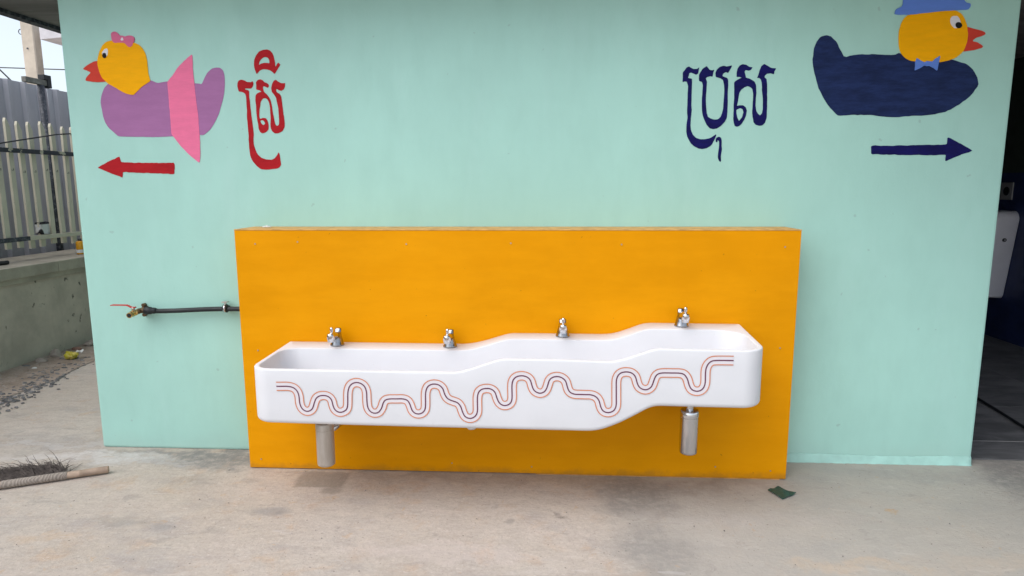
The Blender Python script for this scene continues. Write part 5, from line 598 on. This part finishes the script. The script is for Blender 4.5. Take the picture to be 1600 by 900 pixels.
# ------------------------------------------------------------------ rubble by the wall
def rock(name, x, y, sx, sy, sz, mat, label, seed, cat='stone', group=None):
    group = group or {'stone': 'stones along the low wall', 'chip': 'dark chips on the dirt strip'}.get(cat)
    q = random.Random(seed); bm = bmesh.new(); bmesh.ops.create_icosphere(bm, subdivisions=2, radius=1)
    dirs = [(Vector((q.uniform(-1, 1), q.uniform(-1, 1), q.uniform(-1, 1))).normalized(), q.uniform(.55, .85)) for _ in range(9)]
    for v in bm.verts:
        for d, k in dirs:
            e = v.co.dot(d)-k
            if e > 0: v.co -= d*e
        v.co *= 1+q.uniform(-.04, .04); v.co = Vector((x+v.co.x*sx*.68, y+v.co.y*sy*.68, (sz*.62+v.co.z*sz)*.72))
    link(name, from_bm(bm), mat, label=label, cat=cat, group=group, origin=(x, y, 0))
rock('stone', -4.0, 1.86, .075, .06, .062, 'stone', 'rounded grey stone between the yellow bag and flat stone by the low wall', 3)
rock('stone', -4.0, 1.70, .085, .06, .033, 'stone', 'flat pale stone with a dark underside by the low wall, nearest the camera', 5)
rock('stone', -3.98, 2.26, .10, .09, .05, 'stone', 'wide pale stone against the low wall near the teal corner', 8)
rock('brick_fragment', -3.99, 2.09, .075, .05, .03, 'brick', 'reddish broken brick piece behind the yellow bag', 11, 'brick')
rock('charred_chip', -3.88, 1.78, .04, .03, .016, 'slate', 'dark flat chip left of the yellow bag', 15, 'chip'); rock('charred_chip', -3.68, 1.74, .035, .025, .016, 'slate', 'dark chip in front of the yellow bag', 17, 'chip')
rock('charred_chip', -4.02, 1.56, .06, .03, .014, 'slate', 'dark flat chip left of the flat pale stone', 19, 'chip')
rock('paper_scrap', -3.90, 1.50, .03, .02, .012, 'paper', 'small white paper scrap on the dirt strip', 21, 'paper')
bm = bmesh.new(); bmesh.ops.create_icosphere(bm, subdivisions=4, radius=1); q = random.Random(4)
bumps = [(Vector((q.uniform(-1, 1), q.uniform(-1, 1), q.uniform(-.4, 1))).normalized(), q.uniform(.12, .3)) for _ in range(22)]
for v in bm.verts:
    n_ = v.co.normalized(); k = .8
    for d, a in bumps: k += a*max(0, n_.dot(d)-.75)*3
    k -= .20*abs(math.sin(n_.x*7+n_.z*9+n_.y*4)); k += .12*math.sin(n_.y*11+n_.x*5); v.co = Vector((-3.80+n_.x*k*.046, 1.78+n_.y*k*.044, .03+n_.z*k*.038)); v.co.z = max(v.co.z, .004)
bg_ = thing('plastic_bag', 'crumpled yellow plastic bag on the dirt strip', 'bag', (-3.80, 1.78, 0)); link('bag_body', from_bm(bm), 'bag', bg_, smooth=True)
V, F = [], []
for k in range(7):
    a = 2*math.pi*k/7; V += [(-3.765+.010*math.cos(a), 1.80+.010*math.sin(a), .062), (-3.74+.026*math.cos(a)+q.uniform(-.01, .01), 1.815+.022*math.sin(a), .068+.014*math.sin(a*2))]
link('knot', mesh(V, [(2*k, 2*k+1, (2*k+3) % 14, (2*k+2) % 14) for k in range(7)]), 'paper', bg_, smooth=True)
def chips(n, place, s0, s1, seed, mat, name, label, cat):
    q = random.Random(seed); V, F = [], []
    for _ in range(n):
        x, y = place(q); s = q.uniform(s0, s1); a = q.uniform(0, 6.3); b = len(V); h = s*q.uniform(.25, .6); e = q.uniform(.5, .9); tx = q.uniform(-.25, .25)
        for zz, k in ((0, 1), (h, .7)):
            for c in range(5):
                an = a+2*math.pi*c/5+q.uniform(-.2, .2); dx, dy = s*k*math.cos(an), s*k*e*math.sin(an); V.append((x+dx, y+dy, .004+zz+dx*tx*(zz > 0)))
        F += [tuple(b+5+c for c in range(5))]+[(b+c, b+(c+1) % 5, b+5+(c+1) % 5, b+5+c) for c in range(5)]
    o = link(name, mesh(V, F), mat, kind='stuff'); o['label'] = label; o['category'] = cat
def pl1(q):
    f = q.random()**1.25; return (-3.40-.17*f+q.gauss(0, .075), .35+.95*f+q.gauss(0, .11))
chips(300, pl1, .005, .019, 31, 'slate', 'gravel', 'dark slate gravel spread beside the dirt strip', 'gravel')
chips(90, lambda q: (-3.62-.12*q.random()+q.gauss(0, .05), 1.2+.7*q.random()), .006, .016, 33, 'slate', 'loose_gravel', 'thin trail of small dark gravel toward the yellow bag', 'gravel')
chips(220, lambda q: (q.uniform(-4.05, -3.6), q.uniform(.3, 3.0)), .004, .016, 35, 'stone', 'rubble_grit', 'pale grit scattered along the foot of the low wall', 'grit')
chips(130, lambda q: (q.uniform(-2.6, 2.8), -.24-1.2*q.random()**1.3), .0012, .0042, 37, 'slate', 'floor_grit', 'tiny dark grit scattered over the concrete', 'grit')
# ------------------------------------------------------------------ broom
A_, B_ = Vector((-2.025, -.322, .021)), Vector((-2.50, -.556, .021)); d_ = (B_-A_).normalized(); n2 = Vector((-d_.y, d_.x, 0)); n2 = n2 if n2.y > 0 else -n2
br = thing('broom', 'short palm fibre broom with bamboo handle lying on the concrete', 'broom', (-2.25, -.43, 0))
hp = [A_+d_*s for s in (0, .004, .06, .12, .122, .128, .2, .35, .53)]
tube('handle', hp, [.016, .0178, .018, .0172, .019, .0172, .0175, .017, .017], 'bamboo', br, 14)
tube('lashing', [A_+d_*s+Vector((0, 0, .0005)) for s in (.175, .177, .3, .44, .442)], [.0185, .0195, .0195, .0195, .0185], 'lash', br, 14)
V, F = [], []; q = random.Random(9)
for k in range(1900):
    s = .18+.30*q.random(); p0 = A_+d_*s+n2*.012+Vector((0, 0, q.uniform(-.012, .018))); L_ = q.uniform(.10, .22)*(1 if s > .24 else .85)
    dr_ = (n2*q.uniform(.75, 1)+d_*(q.gauss(.55, .28)+(s-.18)*1.2)).normalized(); up_ = q.uniform(.05, .62); sg = q.uniform(-.25, .35); pts = []
    for j in range(5):
        f = j/4; p_ = p0+dr_*L_*f+Vector((0, 0, L_*(up_*f-(.28+.35*up_)*f*f)))+d_*sg*L_*f*f; p_.z = max(p_.z, .004); pts.append(p_)
    if q.random() < .008:
        for j in range(5): pts[j] += Vector((0, .01, .035))*j*.5
    v, f_ = tube_data(pts, [.0016, .0015, .0013, .0010, .0004], 3, False); b = len(V); V += v; F += [tuple(b+i for i in g) for g in f_]
o = link('bristles', mesh(V, F), 'bristle', br); o['kind'] = 'stuff'
# ------------------------------------------------------------------ cloth scrap
c4 = [Vector((1.214, -.352, 0)), Vector((1.277, -.315, 0)), Vector((1.332, -.385, 0)), Vector((1.252, -.44, 0))]; V = []; n = 16
for i in range(n+1):
    for j in range(n+1):
        u, v = i/n, j/n; p_ = (c4[0]*(1-u)+c4[1]*u)*(1-v)+(c4[3]*(1-u)+c4[2]*u)*v
        e = min(u, 1-u, v, 1-v); z = .005+.004*max(0, 1-e*9)**2*(1+math.sin(u*9+v*4))*.5+.002*math.sin(u*5+v*3)**2+(.010*max(0, u+v-1.6)); V.append((p_.x, p_.y, z))
me = mesh(V, [(i*(n+1)+j, i*(n+1)+j+1, (i+1)*(n+1)+j+1, (i+1)*(n+1)+j) for i in range(n) for j in range(n)])
bm = bmesh.new(); bm.from_mesh(me); bmesh.ops.solidify(bm, geom=list(bm.faces), thickness=.002)
link('cloth_scrap', from_bm(bm), 'cloth', label='small dark green cloth scrap on the concrete', cat='cloth', origin=(1.27, -.38, 0), smooth=True)
